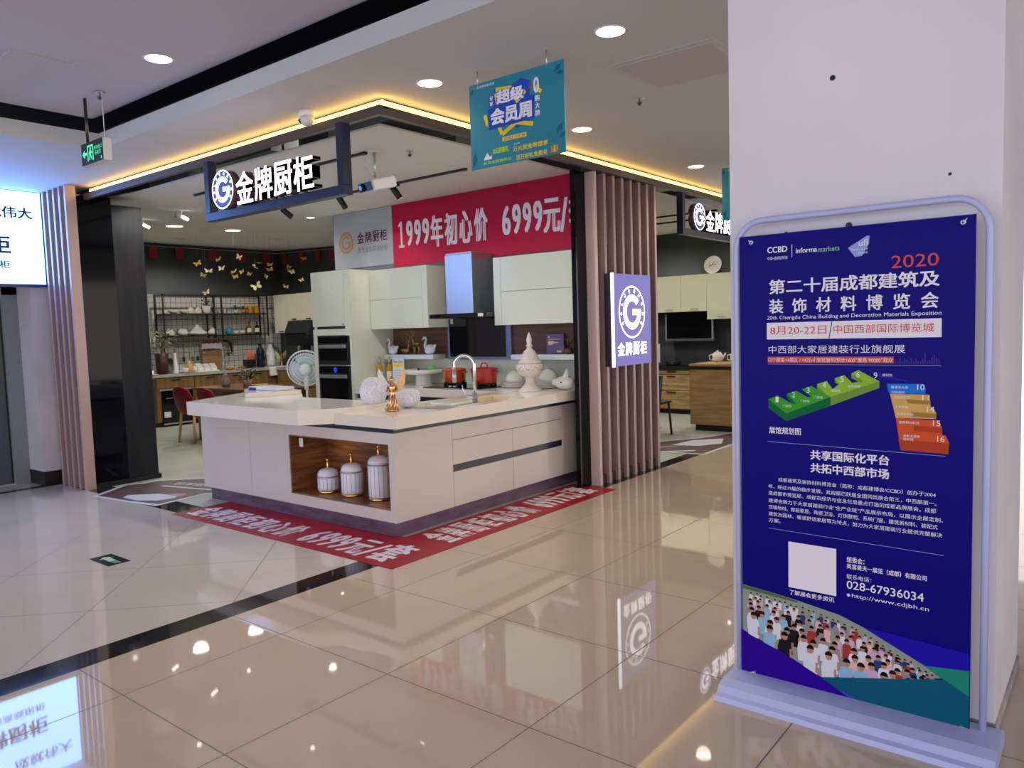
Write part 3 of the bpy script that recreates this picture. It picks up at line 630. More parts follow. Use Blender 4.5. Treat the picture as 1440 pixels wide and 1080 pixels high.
for s, a, b, c in (('成都建筑及装饰材料博览会（简称：成都建博会/CCBD）创办于2004', .160, .723, .892), ('年，经过19届的稳步发展，其规模已跃居全国同类展会前三，中西部第一。', .120, .726, .861), ('是成都市博览局、成都市经济与信息化局重点打造的成都品牌展会。成都', .120, .725, .834), ('建博会致力于大家居建装行业“全产业链”产品展示布局，以展示全屋定制、', .120, .747, .803), ('顶墙地材、智能家居、陶瓷卫浴、灯饰照明、系统门窗、建筑新材料、装配式', .120, .730, .776), ('建筑及园林、暖通舒适家居等为特点，努力为大家居建装行业提供完整解决', .120, .745, .748), ('方案。', .120, .168, .722)):
    m_.text(s, fr, (a, c-.0085, b, c+.0085), PRINTW, 0, .0012, res=2)
P([(.119, .687), (.751, .6755), (.751, .677), (.119, .6885)], LAV)
P([(.199, .457), (.383, .455), (.383, .642), (.199, .644)], PRINTW)
T('了解展会更多资讯', .203, .428, .376, .448, PRINTW, .015)
T('组委会：', .422, .597, .486, .620, PRINTW, .015); T('英富曼天一展览（成都）有限公司', .422, .572, .697, .593, PRINTW, .015); T('联系电话：', .422, .532, .510, .551)
T('028-67936034', .422, .494, .688, .526, PRINTW, .01); T('http://www.cdjbh.cn', .441, .458, .705, .478); m_.lathe([(.007, 0), (.001, .0004)], fr[0]+fr[1]*.428+fr[2]*.468+fr[3]*.0006, PRINTW, 14, fr[3])
# printed photograph of a crowd
PH = mat('photo_haze', '#8f9a8c', .5); PH2 = mat('photo_grey', '#6f7478', .5)
P([(.0085, .432), (.12, .422), (.235, .408), (.394, .383), (.481, .353), (.69, .257), (.747, .223), (.324, .116), (.182, .176), (.0085, .236)], PH)
P([(.0085, .43), (.10, .424), (.235, .406), (.235, .398), (.0085, .415)], mat('photo_trees', '#4f6b46', .5), .0005)
tops = [(0, .42), (.235, .395), (.394, .37), (.481, .34), (.69, .25), (.75, .223)]; bots = [(0, .236), (.182, .176), (.324, .116), (.75, .116)]
def ip(tab, x):
    for (a, b), (c, d) in zip(tab, tab[1:]):
        if a <= x <= c: return b+(d-b)*(x-a)/(c-a)
    return tab[-1][1]
shirts = [mat('photo_shirt_'+n, c, .5) for n, c in (('white', '#d8dae2'), ('black', '#17171c'), ('navy', '#2c3e78'), ('pink', '#c8a8c4'), ('sky', '#8fb8d4'), ('grey', '#8a8c92'), ('rose', '#e0b4b4'), ('red', '#a03838'))]
HAIR = mat('photo_hair', '#16120f', .5); FACE = mat('photo_face', '#b98468', .5)
rnd = random.Random(3); ppl = []
for row in range(7):
    s = .030*(.42+.155*row); n = int(.78/(s*1.9))
    for k in range(n):
        x = .01+.74*(k+.5+.5*(rnd.random()-.5))/n; t, b = ip(tops, x), ip(bots, x); y = t-.012-(t-b)*(row/6.2)**1.15*.62-rnd.random()*.006
        if t-b < .03 or y < b+.012 or y+s*.3 > t or x < .012+s*.75 or x+s*.7 > .735: continue
        ppl.append((row, x, y, s))
for i, (row, x, y, s) in enumerate(ppl):
    o = .0007+.00018*row; m = shirts[rnd.choice((0, 0, 0, 1, 1, 2, 3, 4, 5, 6, 7) if row < 5 else (0, 0, 1, 3, 4, 6))]
    P([(x-s*.62, y-s*2.6), (x+s*.62, y-s*2.6), (x+s*.7, y-s*1.2), (x+s*.55, y-s*.45), (x+s*.15, y-s*.3), (x-s*.15, y-s*.3), (x-s*.55, y-s*.45), (x-s*.7, y-s*1.2)], m, o)
    P([(x+s*.5, y-s*1.2), (x+s*.72, y-s*1.2), (x+s*.66, y-s*2.2), (x+s*.48, y-s*2.2)], FACE, o+.00003)
    P([(x+s*.33*math.cos(a*PI/5), y+s*.42*math.sin(a*PI/5)) for a in range(10)], FACE, o+.00004)
    P([(x+s*.36*math.cos(a*PI/8), y+s*.05+s*.44*math.sin(a*PI/8)) for a in range(9)], HAIR, o+.00007)
# colour fields of the lower edge overlap the picture
PUR = mat('print_violet', '#2c0090', .4); ROY = mat('print_mid_blue', '#1d10a8', .4); GRN = mat('print_sea_green', '#1c8a74', .4); TL = mat('print_petrol', '#0a5a72', .4); SLV = mat('print_periwinkle', '#3a50c8', .4)
P([(.0015, .242), (.03, .226), (.182, .176), (.324, .116), (.39, .083), (.47, .047), (.0015, .047)], PUR, .0026)
P([(.481, .356), (.835, .336), (.835, .273), (.694, .257)], ROY, .0026); P([(.694, .257), (.835, .273), (.835, .179), (.754, .221)], GRN, .0026)
P([(.324, .116), (.757, .221), (.835, .179), (.835, .047), (.47, .047), (.39, .083)], TL, .0026); P([(.39, .083), (.45, .052), (.50, .047), (.528, .047), (.46, .062)], SLV, .0028)
m_.build('banner', r, label='royal blue printed exhibition banner with white lettering and a crowd picture')
for k, (u, v) in enumerate(((.055, 1.845), (.798, 1.846), (.057, .066), (.812, .062))):
    c = fr[0]+fr[1]*u+fr[2]*v
    m_ = MB(); m_.lathe([(.009, 0), (.009, .002), (.004, .003), (.004, 0)], c, STEEL, 14, fr[3], caps=False); m_.build('grommet', r)
for (u, v), q in (((.055, 1.845), (1.622, -2.125, 1.885)), ((.798, 1.846), (1.622, -2.968, 1.895)), ((.057, .066), (1.60, -2.15, .058)), ((.812, .062), (1.60, -2.97, .058))):
    c = fr[0]+fr[1]*u+fr[2]*v; MB().tube([c+fr[3]*.003, (c+V3(q))/2, q], .0022, PLASTW, 6).build('tie', r)
# ================================================================ counter island
X0, Y0 = 2.36, .80
r = thing('display_cabinet', 'white base cabinet with an open walnut display niche under the counter end', 'cabinet', (2.66, 2.1, 0))
m_ = MB(); nx = 2.74
m_.box((X0, Y0, .118), (2.98, .86, .785), ISLW); m_.box((X0, .86, .118), (2.98, 2.08, .205), ISLW); m_.box((X0, .86, .70), (2.98, 2.08, .785), ISLW)
m_.box((nx+.015, .86, .205), (2.98, 2.08, .70), ISLW); m_.box((X0, 2.08, .118), (2.98, 2.12, .785), ISLW); m_.box((X0+.02, 2.12, .118), (2.98, 3.45, .785), ISLW)
m_.build('carcass', r)
m_ = MB(); m_.box((X0+.006, .862, .205), (nx+.015, 2.078, .217), WALNUT); m_.box((X0+.006, .862, .688), (nx+.015, 2.078, .70), WALNUT); m_.box((nx, .862, .217), (nx+.015, 2.078, .688), WALNUT)
m_.box((X0+.006, .862, .217), (nx, .874, .688), WALNUT); m_.box((X0+.006, 2.066, .217), (nx, 2.078, .688), WALNUT); m_.build('niche_lining', r, label='walnut lined open niche')
MB().box((X0, 2.122, .118), (X0+.02, 2.655, .785), ISLW, .002).build('door', r); MB().box((X0, 2.659, .118), (X0+.02, 3.45, .785), ISLW, .002).build('door', r)
MB().box((X0+.04, .86, 0), (2.98, 3.40, .118), PLINTH).build('plinth', r)
MB().box((X0+.012, .815, .785), (2.98, 3.40, .822), NAVY).build('shadow_gap', r)
lamp('SPOT', (2.62, 1.12, .68), 2.2, (1, .75, .5), .012, spot=150)
lamp('SPOT', (2.62, 1.80, .68), .9, (1, .75, .5), .012, spot=150)
r = thing('drawer_cabinet', 'long white base cabinet with two rows of drawers facing the walkway', 'cabinet', (3.9, 1.1, 0))
m_ = MB(); m_.box((2.98, Y0+.02, .118), (4.97, 1.40, .69), ISLW); m_.box((2.98, Y0+.02, .69), (3.09, 1.40, .785), ISLW); m_.box((4.05, Y0+.02, .69), (4.97, 1.40, .785), ISLW); m_.build('carcass', r)
MB().box((2.984, Y0, .655), (4.50, Y0+.02, .785), ISLW, .002).build('top_panel', r)
for a, b in ((2.984, 3.745), (3.749, 4.50)):
    MB().box((a, Y0, .455), (b, Y0+.02, .651), ISLW, .002).build('drawer', r); MB().box((a, Y0, .118), (b, Y0+.02, .398), ISLW, .002).build('drawer', r)
MB().box((2.984, Y0+.008, .398), (4.50, Y0+.02, .455), NAVY).build('handle_channel', r)
MB().box((4.504, Y0, .118), (4.97, Y0+.02, .785), ISLW, .002).build('end_panel', r)
MB().box((2.98, .86, 0), (4.97, 1.36, .118), PLINTH).build('plinth', r)
(lambda q: [q.box((2.98, .815, .785), (4.97, .845, .822), NAVY), q.box((2.98, 1.26, .785), (4.97, 1.39, .822), NAVY)][0])(MB()).build('shadow_gap', r)
# worktop with sink
r = thing('worktop', 'white quartz worktop of the front counter with an inset sink', 'worktop', (3.6, 1.1, .822))
m_ = MB(); t0, t1 = .822, .91
sx0, sx1, sy0, sy1 = 3.12, 4.02, .86, 1.24
m_.box((2.335, .74, t0), (sx0, 1.43, t1), QUARTZ); m_.box((sx1, .74, t0), (4.36, 1.43, t1), QUARTZ); m_.box((sx0, .74, t0), (sx1, sy0, t1), QUARTZ); m_.box((sx0, sy1, t0), (sx1, 1.43, t1), QUARTZ)
m_.box((4.36, .74, t0), (4.97, 1.43, t1), QUARTZ); m_.box((2.36, 1.43, t0), (2.96, 1.62, t1-.005), QUARTZ)
m_.build('slab', r)
wt_ = r; r = thing('sink', 'cream kitchen sink set into the white counter behind the faucet', 'sink', (3.57, 1.05, .70))
m_ = MB(); SINKM = mat('cream_sink', '#e8d9b4', .2)
for a, b in (((sx0+.001, sy0+.001, .70), (sx1-.001, sy1-.001, .71)), ((sx0+.001, sy0+.001, .71), (sx0+.012, sy1-.001, .905)), ((sx1-.012, sy0+.001, .71), (sx1-.001, sy1-.001, .905)), ((sx0+.012, sy0+.001, .71), (sx1-.012, sy0+.012, .905)), ((sx0+.012, sy1-.012, .71), (sx1-.012, sy1-.001, .905))): m_.box(a, b, SINKM)
m_.box((3.5, sy0, .71), (3.52, sy1, .89), SINKM); m_.build('bowl', r); MB().lathe([(.04, 0), (.03, .004), (.001, .002)], (3.75, 1.05, .7105), STEEL, 20).build('drain', r); r = wt_
m_ = MB(); m_.box((2.86, .80, .9102), (3.10, 1.06, .9108), mat('drain_grey', '#8a8578', .3)); m_.build('drain_groove', r)
single(MB().box((3.112, .90, .911), (3.42, 1.16, .932), mat('pale_glass_board', '#dfe8dc', .08), .004), 'glass_cutting_board', 'pale glass cutting board lying over the left edge of the sink', 'cutting board', (3.2, 1.03, .911))
# raised bar slab
r = thing('bar_slab', 'thick white bar slab with a chamfered corner on the left end of the counter', 'worktop', (2.5, 2.4, .825))
m_ = MB(); m_.prism([(2.165, 3.33), (2.13, 1.62), (2.36, 1.425), (2.53, 1.37), (2.90, 1.37), (2.90, 2.6), (3.20, 3.02), (3.34, 3.90)], 2, .826, .945, QUARTZ); m_.build('slab', r)
m_ = MB(); m_.prism([(2.62, 3.10), (3.13, 2.93), (3.34, 3.86), (2.95, 3.64)], 2, .946, .985, QUARTZ); m_.build('upstand', r)
r = thing('tissue_box', 'flat white plastic box with a blue label on the raised bar slab', 'box', (3.0, 3.3, .985))
MB().box((2.92, 3.02, .985), (3.12, 3.52, 1.02), PLASTW, .01).build('box_body', r); MB().box((2.915, 3.38, .988), (2.922, 3.50, 1.012), mat('label_blue', '#2038a0', .4)).build('blue_label', r)
r = thing('price_tag', 'small white tag hanging at the upper left inside the walnut niche', 'tag', (2.40, 1.96, .69))
MB().box((2.395, 1.935, .60), (2.398, 1.985, .672), PLASTW).build('card', r); MB().cyl((2.396, 1.96, .672), (2.396, 1.96, .69), .0015, PLASTW, 6).build('string', r)
# three canisters in the niche
RIBM = mat('canister_groove_blue', '#a9a8ba', .3)
def canister(x, y, rad, hb, label):
    r = thing('canister', label, 'jar', (x, y, .217), 'ribbed white canisters in the niche'); z = .217
    MB().lathe([(rad*1.02, 0), (rad*1.06, .006), (rad*1.02, .016), (rad*.98, .022)], (x, y, z), GOLD, 32).build('foot_ring', r)
    m_ = MB(); m_.lathe([(rad*.97, .02), (rad, .035), (rad, hb-.01), (rad*.98, hb)], (x, y, z), WHITEB, 40)
    for k in range(16):
        a = 2*PI*k/16; m_.tube([(x+rad*1.002*math.cos(a), y+rad*1.002*math.sin(a), z+q) for q in (.03, hb-.006)], .0022, RIBM, 5)
    m_.build('body', r)
    MB().lathe([(rad*1.03, hb), (rad*1.05, hb+.005), (rad*1.02, hb+.01)], (x, y, z), STEEL, 32).build('rim', r)
    MB().lathe([(rad, hb+.008), (rad*.97, hb+.03), (rad*.82, hb+.055), (rad*.5, hb+.07), (rad*.2, hb+.074), (.001, hb+.075)], (x, y, z), WHITEB, 32).build('lid', r)
    MB().lathe([(.016, hb+.073), (.011, hb+.082), (.008, hb+.09), (.013, hb+.105), (.008, hb+.115), (.007, hb+.125), (.012, hb+.135), (.013, hb+.145), (.006, hb+.155), (.001, hb+.16)], (x, y, z), GOLD, 16).build('finial', r)
canister(2.53, 1.80, .088, .125, 'shortest ribbed white canister with a gold finial in the walnut niche')
canister(2.545, 1.515, .088, .19, 'middle sized ribbed white canister in the walnut niche, between two others')
canister(2.56, 1.20, .088, .275, 'tallest ribbed white canister, partly hidden by the niche edge')
# faucet
r = thing('faucet', 'tall chrome gooseneck kitchen faucet standing at the sink', 'faucet', (3.31, .834, .91))
MB().lathe([(.03, 0), (.028, .008), (.022, .012), (.021, .09), (.017, .095)], (3.31, .834, .91), CHROME, 24).build('base', r)
m_ = MB(); pts = [(3.31, .834, 1.0), (3.315, .836, 1.2)]
for k in range(13): a = PI*k/12; pts.append((3.268+.047*math.cos(a), .905-.07*math.cos(a), 1.225+.088*math.sin(a)))
pts += [(3.221, .975, 1.18)]
m_.tube(pts, .0135, CHROME, 14); m_.build('spout', r)
MB().cyl((3.221, .975, 1.19), (3.221, .975, 1.09), .017, STEEL, 18).build('spray_head', r)
m_ = MB(); m_.cyl((3.31, .834, .965), (3.27, .89, .975), .011, CHROME, 12); m_.tube([(3.275, .885, .975), (3.25, .91, 1.03), (3.245, .915, 1.07)], .005, CHROME, 8); m_.build('lever', r)
# pierced ceramic urn
r = thing('lidded_urn', 'tall white pierced ceramic urn with a stupa shaped lid standing on the counter', 'urn', (4.46, 1.13, .91))
URN = mat('blush_ceramic', '#e6dcd2', .45); c = (4.46, 1.13, .9105)
m_ = MB(); m_.lathe([(.112, 0), (.112, .012), (.095, .03), (.06, .06), (.047, .09), (.046, .13), (.052, .142)], c, URN, 40); m_.build('foot', r)
m_ = MB(); m_.lathe([(.05, .14), (.085, .152), (.115, .178), (.131, .21), (.135, .235), (.13, .258), (.122, .268)], c, URN, 40)
for k in range(44):
    a = 2*PI*k/44; z = .225+.022*math.sin(k*2.4); rr = .1365-.0012*abs(math.sin(k*2.4)); n = (math.cos(a), math.sin(a), 0)
    m_.lathe([(.0045, 0), (.004, .0008)], (c[0]+rr*n[0], c[1]+rr*n[1], c[2]+z), BLK, 7, n)
m_.build('bowl', r)
m_ = MB(); m_.lathe([(.124, .27), (.11, .286), (.088, .303), (.085, .31), (.092, .318), (.078, .33), (.074, .342), (.079, .35), (.063, .362), (.06, .374), (.056, .384), (.038, .398), (.026, .412), (.023, .425), (.034, .436), (.03, .443), (.022, .452), (.022, .468), (.028, .482), (.027, .50), (.018, .53), (.008, .555), (.001, .57)], c, URN, 40); m_.build('lid', r)
# angel and the two white textured ornaments
PEARL = noise_mat('beaded_white', '#e9e6ee', '#c9c4cc', 90, .35, bump=.8)
m_ = MB()
def shell(c, rx, rz, ry, ang):
    R = Matrix.Rotation(ang, 3, 'Z'); m_.ell(c, (rx, ry, rz), PEARL, R, 28, 18)
va = YAW-PI/2
shell((2.745, 1.44, 1.04), .112, .125, .06, va); m_.box((2.71, 1.40, .91), (2.78, 1.48, .93), PEARL)
single(m_, 'round_ornament', 'round white beaded ornament just left of the golden angel', 'ornament', (2.74, 1.44, .91), 'white beaded ornaments')
m_ = MB(); R_ = Matrix.Rotation(va, 3, 'Z')
m_.ell((2.86, 1.17, .985), (.11, .065, .076), PEARL, R_, 28, 18)
m_.ell(V3((2.86, 1.16, .98))+R_ @ V3((.04, 0, .035)), (.06, .05, .05), PEARL, R_)
single(m_, 'round_ornament', 'low rounded white beaded ornament just right of the golden angel', 'ornament', (2.86, 1.16, .91), 'white beaded ornaments')
r = thing('angel_figurine', 'golden angel figurine with spread pearly wings standing on the counter', 'figurine', (2.64, 1.10, .91)); c = V3((2.64, 1.10, .91))
RG = mat('rose_gold', '#dba878', .18, metal=1)
m_ = MB(); m_.lathe([(.05, 0), (.048, .01), (.04, .03), (.034, .07), (.028, .11), (.02, .135), (.026, .165), (.03, .19), (.02, .212), (.009, .22), (.009, .228)], c, RG, 20)
for k in range(9):
    a = 2*PI*k/9; m_.tube([c+V3((.048*math.cos(a), .048*math.sin(a), .005)), c+V3((.036*math.cos(a+.3), .036*math.sin(a+.3), .06)), c+V3((.02*math.cos(a+.5), .02*math.sin(a+.5), .13))], .006, RG, 6)
m_.ell(c+V3((0, 0, .245)), (.017, .018, .021), RG); m_.ell(c+V3((.004, .003, .25)), (.019, .02, .018), GOLD)
for s in (-1, 1):
    sh = c+R_ @ V3((s*.026, 0, .195)); m_.tube([sh, c+R_ @ V3((s*.04, -.012, .155)), c+R_ @ V3((s*.012, -.035, .15))], [.009, .008, .006], RG, 8)
m_.tube([c+R_ @ V3((-.05, -.01, .01)), c+R_ @ V3((-.03, -.02, .05))], .012, RG, 8)
m_.build('robed_figure', r)
for s in (-1, 1):
    m_ = MB(); prof = [(.012, .19), (.045, .235), (.075, .285), (.098, .325), (.108, .335), (.112, .30), (.108, .26), (.104, .22), (.09, .19), (.07, .165), (.045, .15), (.02, .145)]
    vs0 = [m_.bm.verts.new(c+R_ @ V3((s*u*.95, .018+.10*u, v*.98))) for u, v in prof]; vs1 = [m_.bm.verts.new(c+R_ @ V3((s*u*.95, .030+.10*u, v*.98))) for u, v in prof]
    fs = [m_.bm.faces.new(vs0), m_.bm.faces.new(vs1)]+[m_.bm.faces.new((vs0[i], vs0[(i+1) % 12], vs1[(i+1) % 12], vs1[i])) for i in range(12)]
    bmesh.ops.recalc_face_normals(m_.bm, faces=fs); m_.faces(fs, PEARL if s < 0 else noise_mat('beaded_gold', '#d8b07a', '#c49a68', 80, .3, metal=.5, bump=.8))
    m_.build('wing', r)
# ================================================================ cooking wall
def unit(root, name, a, b, m=CREAM, bev=.002): return MB().box(a, b, m, bev).build(name, root)
r = thing('base_cabinet', 'cream base cabinet run with navy handle channels below the cooktop', 'cabinet', (4.66, 2.5, 0))
unit(r, 'carcass', (4.36, 1.42, .10), (4.96, 3.55, .822), CREAM); unit(r, 'plinth', (4.42, 1.42, 0), (4.94, 3.55, .10), PLINTH)
for k in range(3):
    a, b = 1.44+k*.705, 1.44+(k+1)*.705-.004
    unit(r, 'drawer', (4.34, a, .46), (4.36, b, .77)); unit(r, 'drawer', (4.34, a, .12), (4.36, b, .44))
unit(r, 'handle_channel', (4.345, 1.43, .77), (4.362, 3.54, .822), NAVY)
r = thing('worktop', 'white quartz worktop along the cooking wall below the wall cabinets', 'worktop', (4.66, 2.5, .822))
unit(r, 'slab', (4.32, 1.432, .823), (4.96, 3.555, .91), QUARTZ); unit(r, 'backsplash', (4.945, .70, .912), (4.968, 3.555, 1.20), CREAM)
r = thing('wall_panel', 'dark walnut wall panel between worktop backsplash and wall cabinets', 'wall panel', (4.95, 2.1, 1.2))
unit(r, 'board', (4.945, .70, 1.205), (4.968, 3.555, 1.56), WALNUTD)
# oven tower
r = thing('oven_cabinet', 'tall cream cabinet with two built-in dark ovens', 'cabinet', (4.63, 3.9, 0))
m_ = MB(); m_.box((4.32, 3.56, 0), (4.96, 4.25, 2.245), CREAM); m_.build('carcass', r)
d = unit(r, 'door', (4.30, 3.66, 1.605), (4.32, 4.25, 2.245)); MB().lathe([(.008, 0), (.008, .003)], (4.30, 3.69, 1.62), BLK, 12, (-1, 0, 0)).build('lock', d)
unit(r, 'side_strip', (4.30, 3.56, 0), (4.32, 3.655, 2.245)); unit(r, 'handle_slot', (4.302, 3.66, 1.575), (4.321, 4.17, 1.602), BLK)
unit(r, 'filler', (4.30, 3.66, 1.50), (4.32, 4.25, 1.57)); unit(r, 'side_strip', (4.30, 4.18, 0), (4.32, 4.25, 1.498)); unit(r, 'lower_panel', (4.30, 3.66, 0), (4.32, 4.176, .66))
for z0, z1, lab in ((1.155, 1.495, 'upper oven'), (.67, 1.145, 'lower oven')):
    o = unit(r, 'oven', (4.298, 3.585, z0), (4.32, 4.17, z1), SMOKE); o['label'] = lab+' with dark glass door'
    unit(o, 'control_panel', (4.294, 3.61, z1-.085), (4.30, 4.16, z1-.015), BLKG); unit(o, 'glass_door', (4.292, 3.63, z0+.05), (4.30, 4.14, z1-.155), BLKG)
    MB().box((4.27, 3.64, z1-.145), (4.285, 4.13, z1-.105), mat('oven_handle_steel', '#a6a3a8', .35, metal=.7), .004).build('handle', o)
    if z0 < 1: MB().lathe([(.03, 0), (.028, .002)], (4.2935, 3.86, z1-.05), mat('blue_display', '#1818a0', .4, emit='#2a2aff', es=1.6), 24, (-1, 0, 0)).build('display', o)
# wall cabinets
def wallcab(label, y0, y1, ys0, ys1):
    r = thing('wall_cabinet', label, 'cabinet', (4.78, (y0+y1)/2, 1.55), 'cream two-flap wall cabinets')
    unit(r, 'carcass', (4.62, y0, 1.555), (4.966, y1, 2.235), CREAM)
    unit(r, 'flap_door', (4.60, ys0, 1.892), (4.62, ys1, 2.235)); unit(r, 'flap_door', (4.60, ys0, 1.555), (4.62, ys1, 1.888))
    for a, b in ((y0, ys0-.004), (ys1+.004, y1)):
        if b-a > .01: unit(r, 'side_strip', (4.60, a, 1.555), (4.62, b, 2.235))
wallcab('cream two-flap wall cabinet between the oven tower and the range hood', 2.615, 3.555, 2.70, 3.55)
wallcab('cream two-flap wall cabinet right of the range hood, beside the black panel', .665, 1.67, .70, 1.575)
# hood and dark glass
r = thing('range_hood', 'steel chimney range hood with a black control edge', 'range hood', (4.75, 2.1, 1.64))
m_ = MB(); m_.box((4.61, 1.965, 1.69), (4.965, 2.345, 2.31), STEEL, .004); m_.build('chimney', r); unit(r, 'chimney_top', (4.615, 1.97, 2.31), (4.965, 2.34, 2.33), mat('hood_grey', '#9aa0a4', .35, metal=.6))
unit(r, 'canopy', (4.48, 1.68, 1.645), (4.965, 2.47, 1.69), SMOKE); unit(r, 'control_edge', (4.472, 1.68, 1.645), (4.48, 2.47, 1.69), BLKG)
unit(r, 'switch_plate', (4.468, 1.71, 1.65), (4.474, 1.78, 1.685), PLASTW)
r = thing('glass_splashback', 'black glass splashback in a grey frame behind the pots', 'splashback', (4.92, 2.2, 1.19))
unit(r, 'frame', (4.915, 1.72, 1.19), (4.944, 2.63, 1.64), mat('grey_blue_frame', '#7f8aa6', .3, metal=.5)); unit(r, 'glass', (4.908, 1.785, 1.22), (4.916, 2.595, 1.64), BLKG)
unit(r, 'clip', (4.90, 2.53, 1.585), (4.91, 2.57, 1.64), STEEL)
SH = mat('shelf_pale_blue', '#c9d2dc', .3)
for lab, a, b in (('pale floating shelf holding the swans and golden deer', 2.70, 3.50), ('pale floating shelf holding the lilac menu board', .76, 1.585)):
    r = thing('floating_shelf', lab, 'shelf', (4.84, (a+b)/2, 1.195), 'floating shelves on the cooking wall'); unit(r, 'board', (4.74, a, 1.20), (4.943, b, 1.25), SH)
    MB().box((4.80, a+.05, 1.196), (4.94, b-.05, 1.20), STEEL).build('bracket', r)
# swans and deer
SWM = mat('swan_white', '#d9d9e0', .3)
def swan(c, s, f, label):
    m_ = MB(); c = V3(c)
    Q = lambda u, v, w=0: c+V3((w*s, -f*u*s, v*s))
    m_.ell(Q(0, .075), (.05*s, .10*s, .075*s), SWM); m_.ell(Q(-.08, .11), (.02*s, .05*s, .03*s), SWM, Matrix.Rotation(f*.6, 3, 'X')); m_.ell(Q(.03, .06), (.048*s, .07*s, .058*s), SWM)
    m_.tube([Q(.07, .08), Q(.10, .13), Q(.085, .18), Q(.07, .215), Q(.085, .245), Q(.115, .25), Q(.14, .225)], [.03*s, .024*s, .02*s, .018*s, .017*s, .018*s, .014*s], SWM, 10)
    m_.tube([Q(.138, .228), Q(.165, .205)], [.012*s, .003*s], SWM, 8)
    o = m_.build('swan_figurine', loc=tuple(c)); remesh(o, .006); tag(o, label, 'figurine', 'white swan figurines')
swan((4.83, 3.44, 1.25), .72, -1, 'white swan figurine with raised wings at the shelf end beside the oven tower')
swan((4.83, 2.83, 1.25), .78, -1, 'white swan figurine with a curved neck beside the standing deer')
def deer(c, s, f, standing, label):
    m_ = MB(); c = V3(c); Q = lambda u, v, w=0: c+V3((w*s, -f*u*s, v*s)); h = .20 if standing else .045
    m_.ell(Q(0, h+.02), (.025*s, .085*s, .035*s), GOLDD)
    if standing:
        for u in (-.07, .065):
            for w in (-.014, .014): m_.tube([Q(u, h+.01, w), Q(u-.012, h*.5, w), Q(u+.004, 0.0, w)], [.014*s, .009*s, .006*s], GOLDD, 8)
    else:
        for u in (-.05, .06): m_.tube([Q(u, .03, .03), Q(u+.05, .012, .035), Q(u-.0, .009, .04)], .010*s, GOLDD, 8)
    m_.tube([Q(.07, h+.03), Q(.092, h+.09), Q(.088, h+.15)], [.024*s, .016*s, .013*s], GOLDD, 10)
    m_.ell(Q(.10, h+.165), (.015*s, .03*s, .016*s), GOLDD, Matrix.Rotation(f*.4, 3, 'X'))
    for w in (-1, 1):
        m_.tube([Q(.085, h+.175, w*.008), Q(.075, h+.215, w*.03), Q(.085, h+.265, w*.035), Q(.11, h+.30, w*.025)], [.005*s, .0045*s, .004*s, .002*s], GOLDD, 6)
        m_.tube([Q(.075, h+.215, w*.03), Q(.05, h+.25, w*.04)], [.004*s, .002*s], GOLDD, 6); m_.tube([Q(.082, h+.245, w*.034), Q(.10, h+.265, w*.05)], [.0035*s, .002*s], GOLDD, 6)
    m_.tube([Q(-.08, h+.03), Q(-.10, h+.035)], [.008*s, .002*s], GOLDD, 6)
    single(m_, 'deer_figurine', label, 'figurine', tuple(c), 'golden deer figurines')
deer((4.84, 3.25, 1.25), .72, 1, False, 'small lying golden deer with antlers between the two swans')
deer((4.84, 3.06, 1.25), .57, -1, True, 'standing golden deer with tall antlers on the pale shelf')
# menu board and plant ornament
r = thing('menu_board', 'small lilac printed board leaning on the right floating shelf', 'sign', (4.90, 1.13, 1.25))
m_ = MB(); m_.box((4.895, 1.03, 1.251), (4.91, 1.24, 1.45), mat('lilac_board', '#75608a', .4), .003)
fr = plane_x(4.895, 1.24, 1.25); GLW = mat('board_print_cream', '#f2d8b0', .5)
for q in ([(.02, .165), (.04, .165), (.04, .18), (.02, .18)], [(.02, .145), (.17, .145), (.17, .150), (.02, .150)], [(.02, .09), (.08, .09), (.08, .13), (.02, .13)], [(.08, .105), (.15, .11), (.15, .116), (.08, .125)], [(.13, .015), (.18, .015), (.18, .035), (.13, .035)]): m_.pp(fr, q, GLW, .0008)
m_.build('board', r)
LEAF = noise_mat('leaf_green', '#4a6a34', '#2e4a24', 20, .5); LEAFD = noise_mat('leaf_dark', '#2d3d22', '#23301c', 20, .5); SOIL = mat('soil', '#2a1d14', .9)
def leaves(m_, c, n, rad, h, size, m, rng, flat=.5):
    for k in range(n):
        a = rng.uniform(0, 2*PI); q = rng.random()**.6; p = V3(c)+V3((rad*q*math.cos(a), rad*q*math.sin(a), h*rng.random()))
        d = V3((math.cos(a), math.sin(a), rng.uniform(-flat, 1))).normalized(); w = d.cross(V3((0, 0, 1))).normalized()*size*.35; nrm = d.cross(w).normalized()*size*.08
        m_.poly([p, p+d*size*.5+w+nrm, p+d*size, p+d*size*.5-w+nrm], m)
def stemmed(m_, c, n, rad, h, m, rng):
    for k in range(n):
        a = 2*PI*k/n+rng.random(); q = rad*rng.uniform(.4, 1); m_.tube([c, V3(c)+V3((q*.4*math.cos(a), q*.4*math.sin(a), h*.6)), V3(c)+V3((q*math.cos(a), q*math.sin(a), h*rng.uniform(.8, 1.1)))], .003, m, 5)
rng = random.Random(11)
r = thing('potted_sprig', 'small brown glass pot with dry sprigs at the right end of the shelf', 'plant', (4.86, .95, 1.25))
MB().lathe([(.03, 0), (.045, .03), (.04, .06), (.03, .065)], (4.86, .95, 1.25), mat('amber_pot', '#6a4a28', .15), 18).build('pot', r)
m_ = MB(); stemmed(m_, (4.86, .95, 1.31), 7, .05, .10, GOLDD, rng); leaves(m_, (4.86, .95, 1.33), 16, .05, .06, .03, LEAFD, rng); m_.build('sprigs', r)
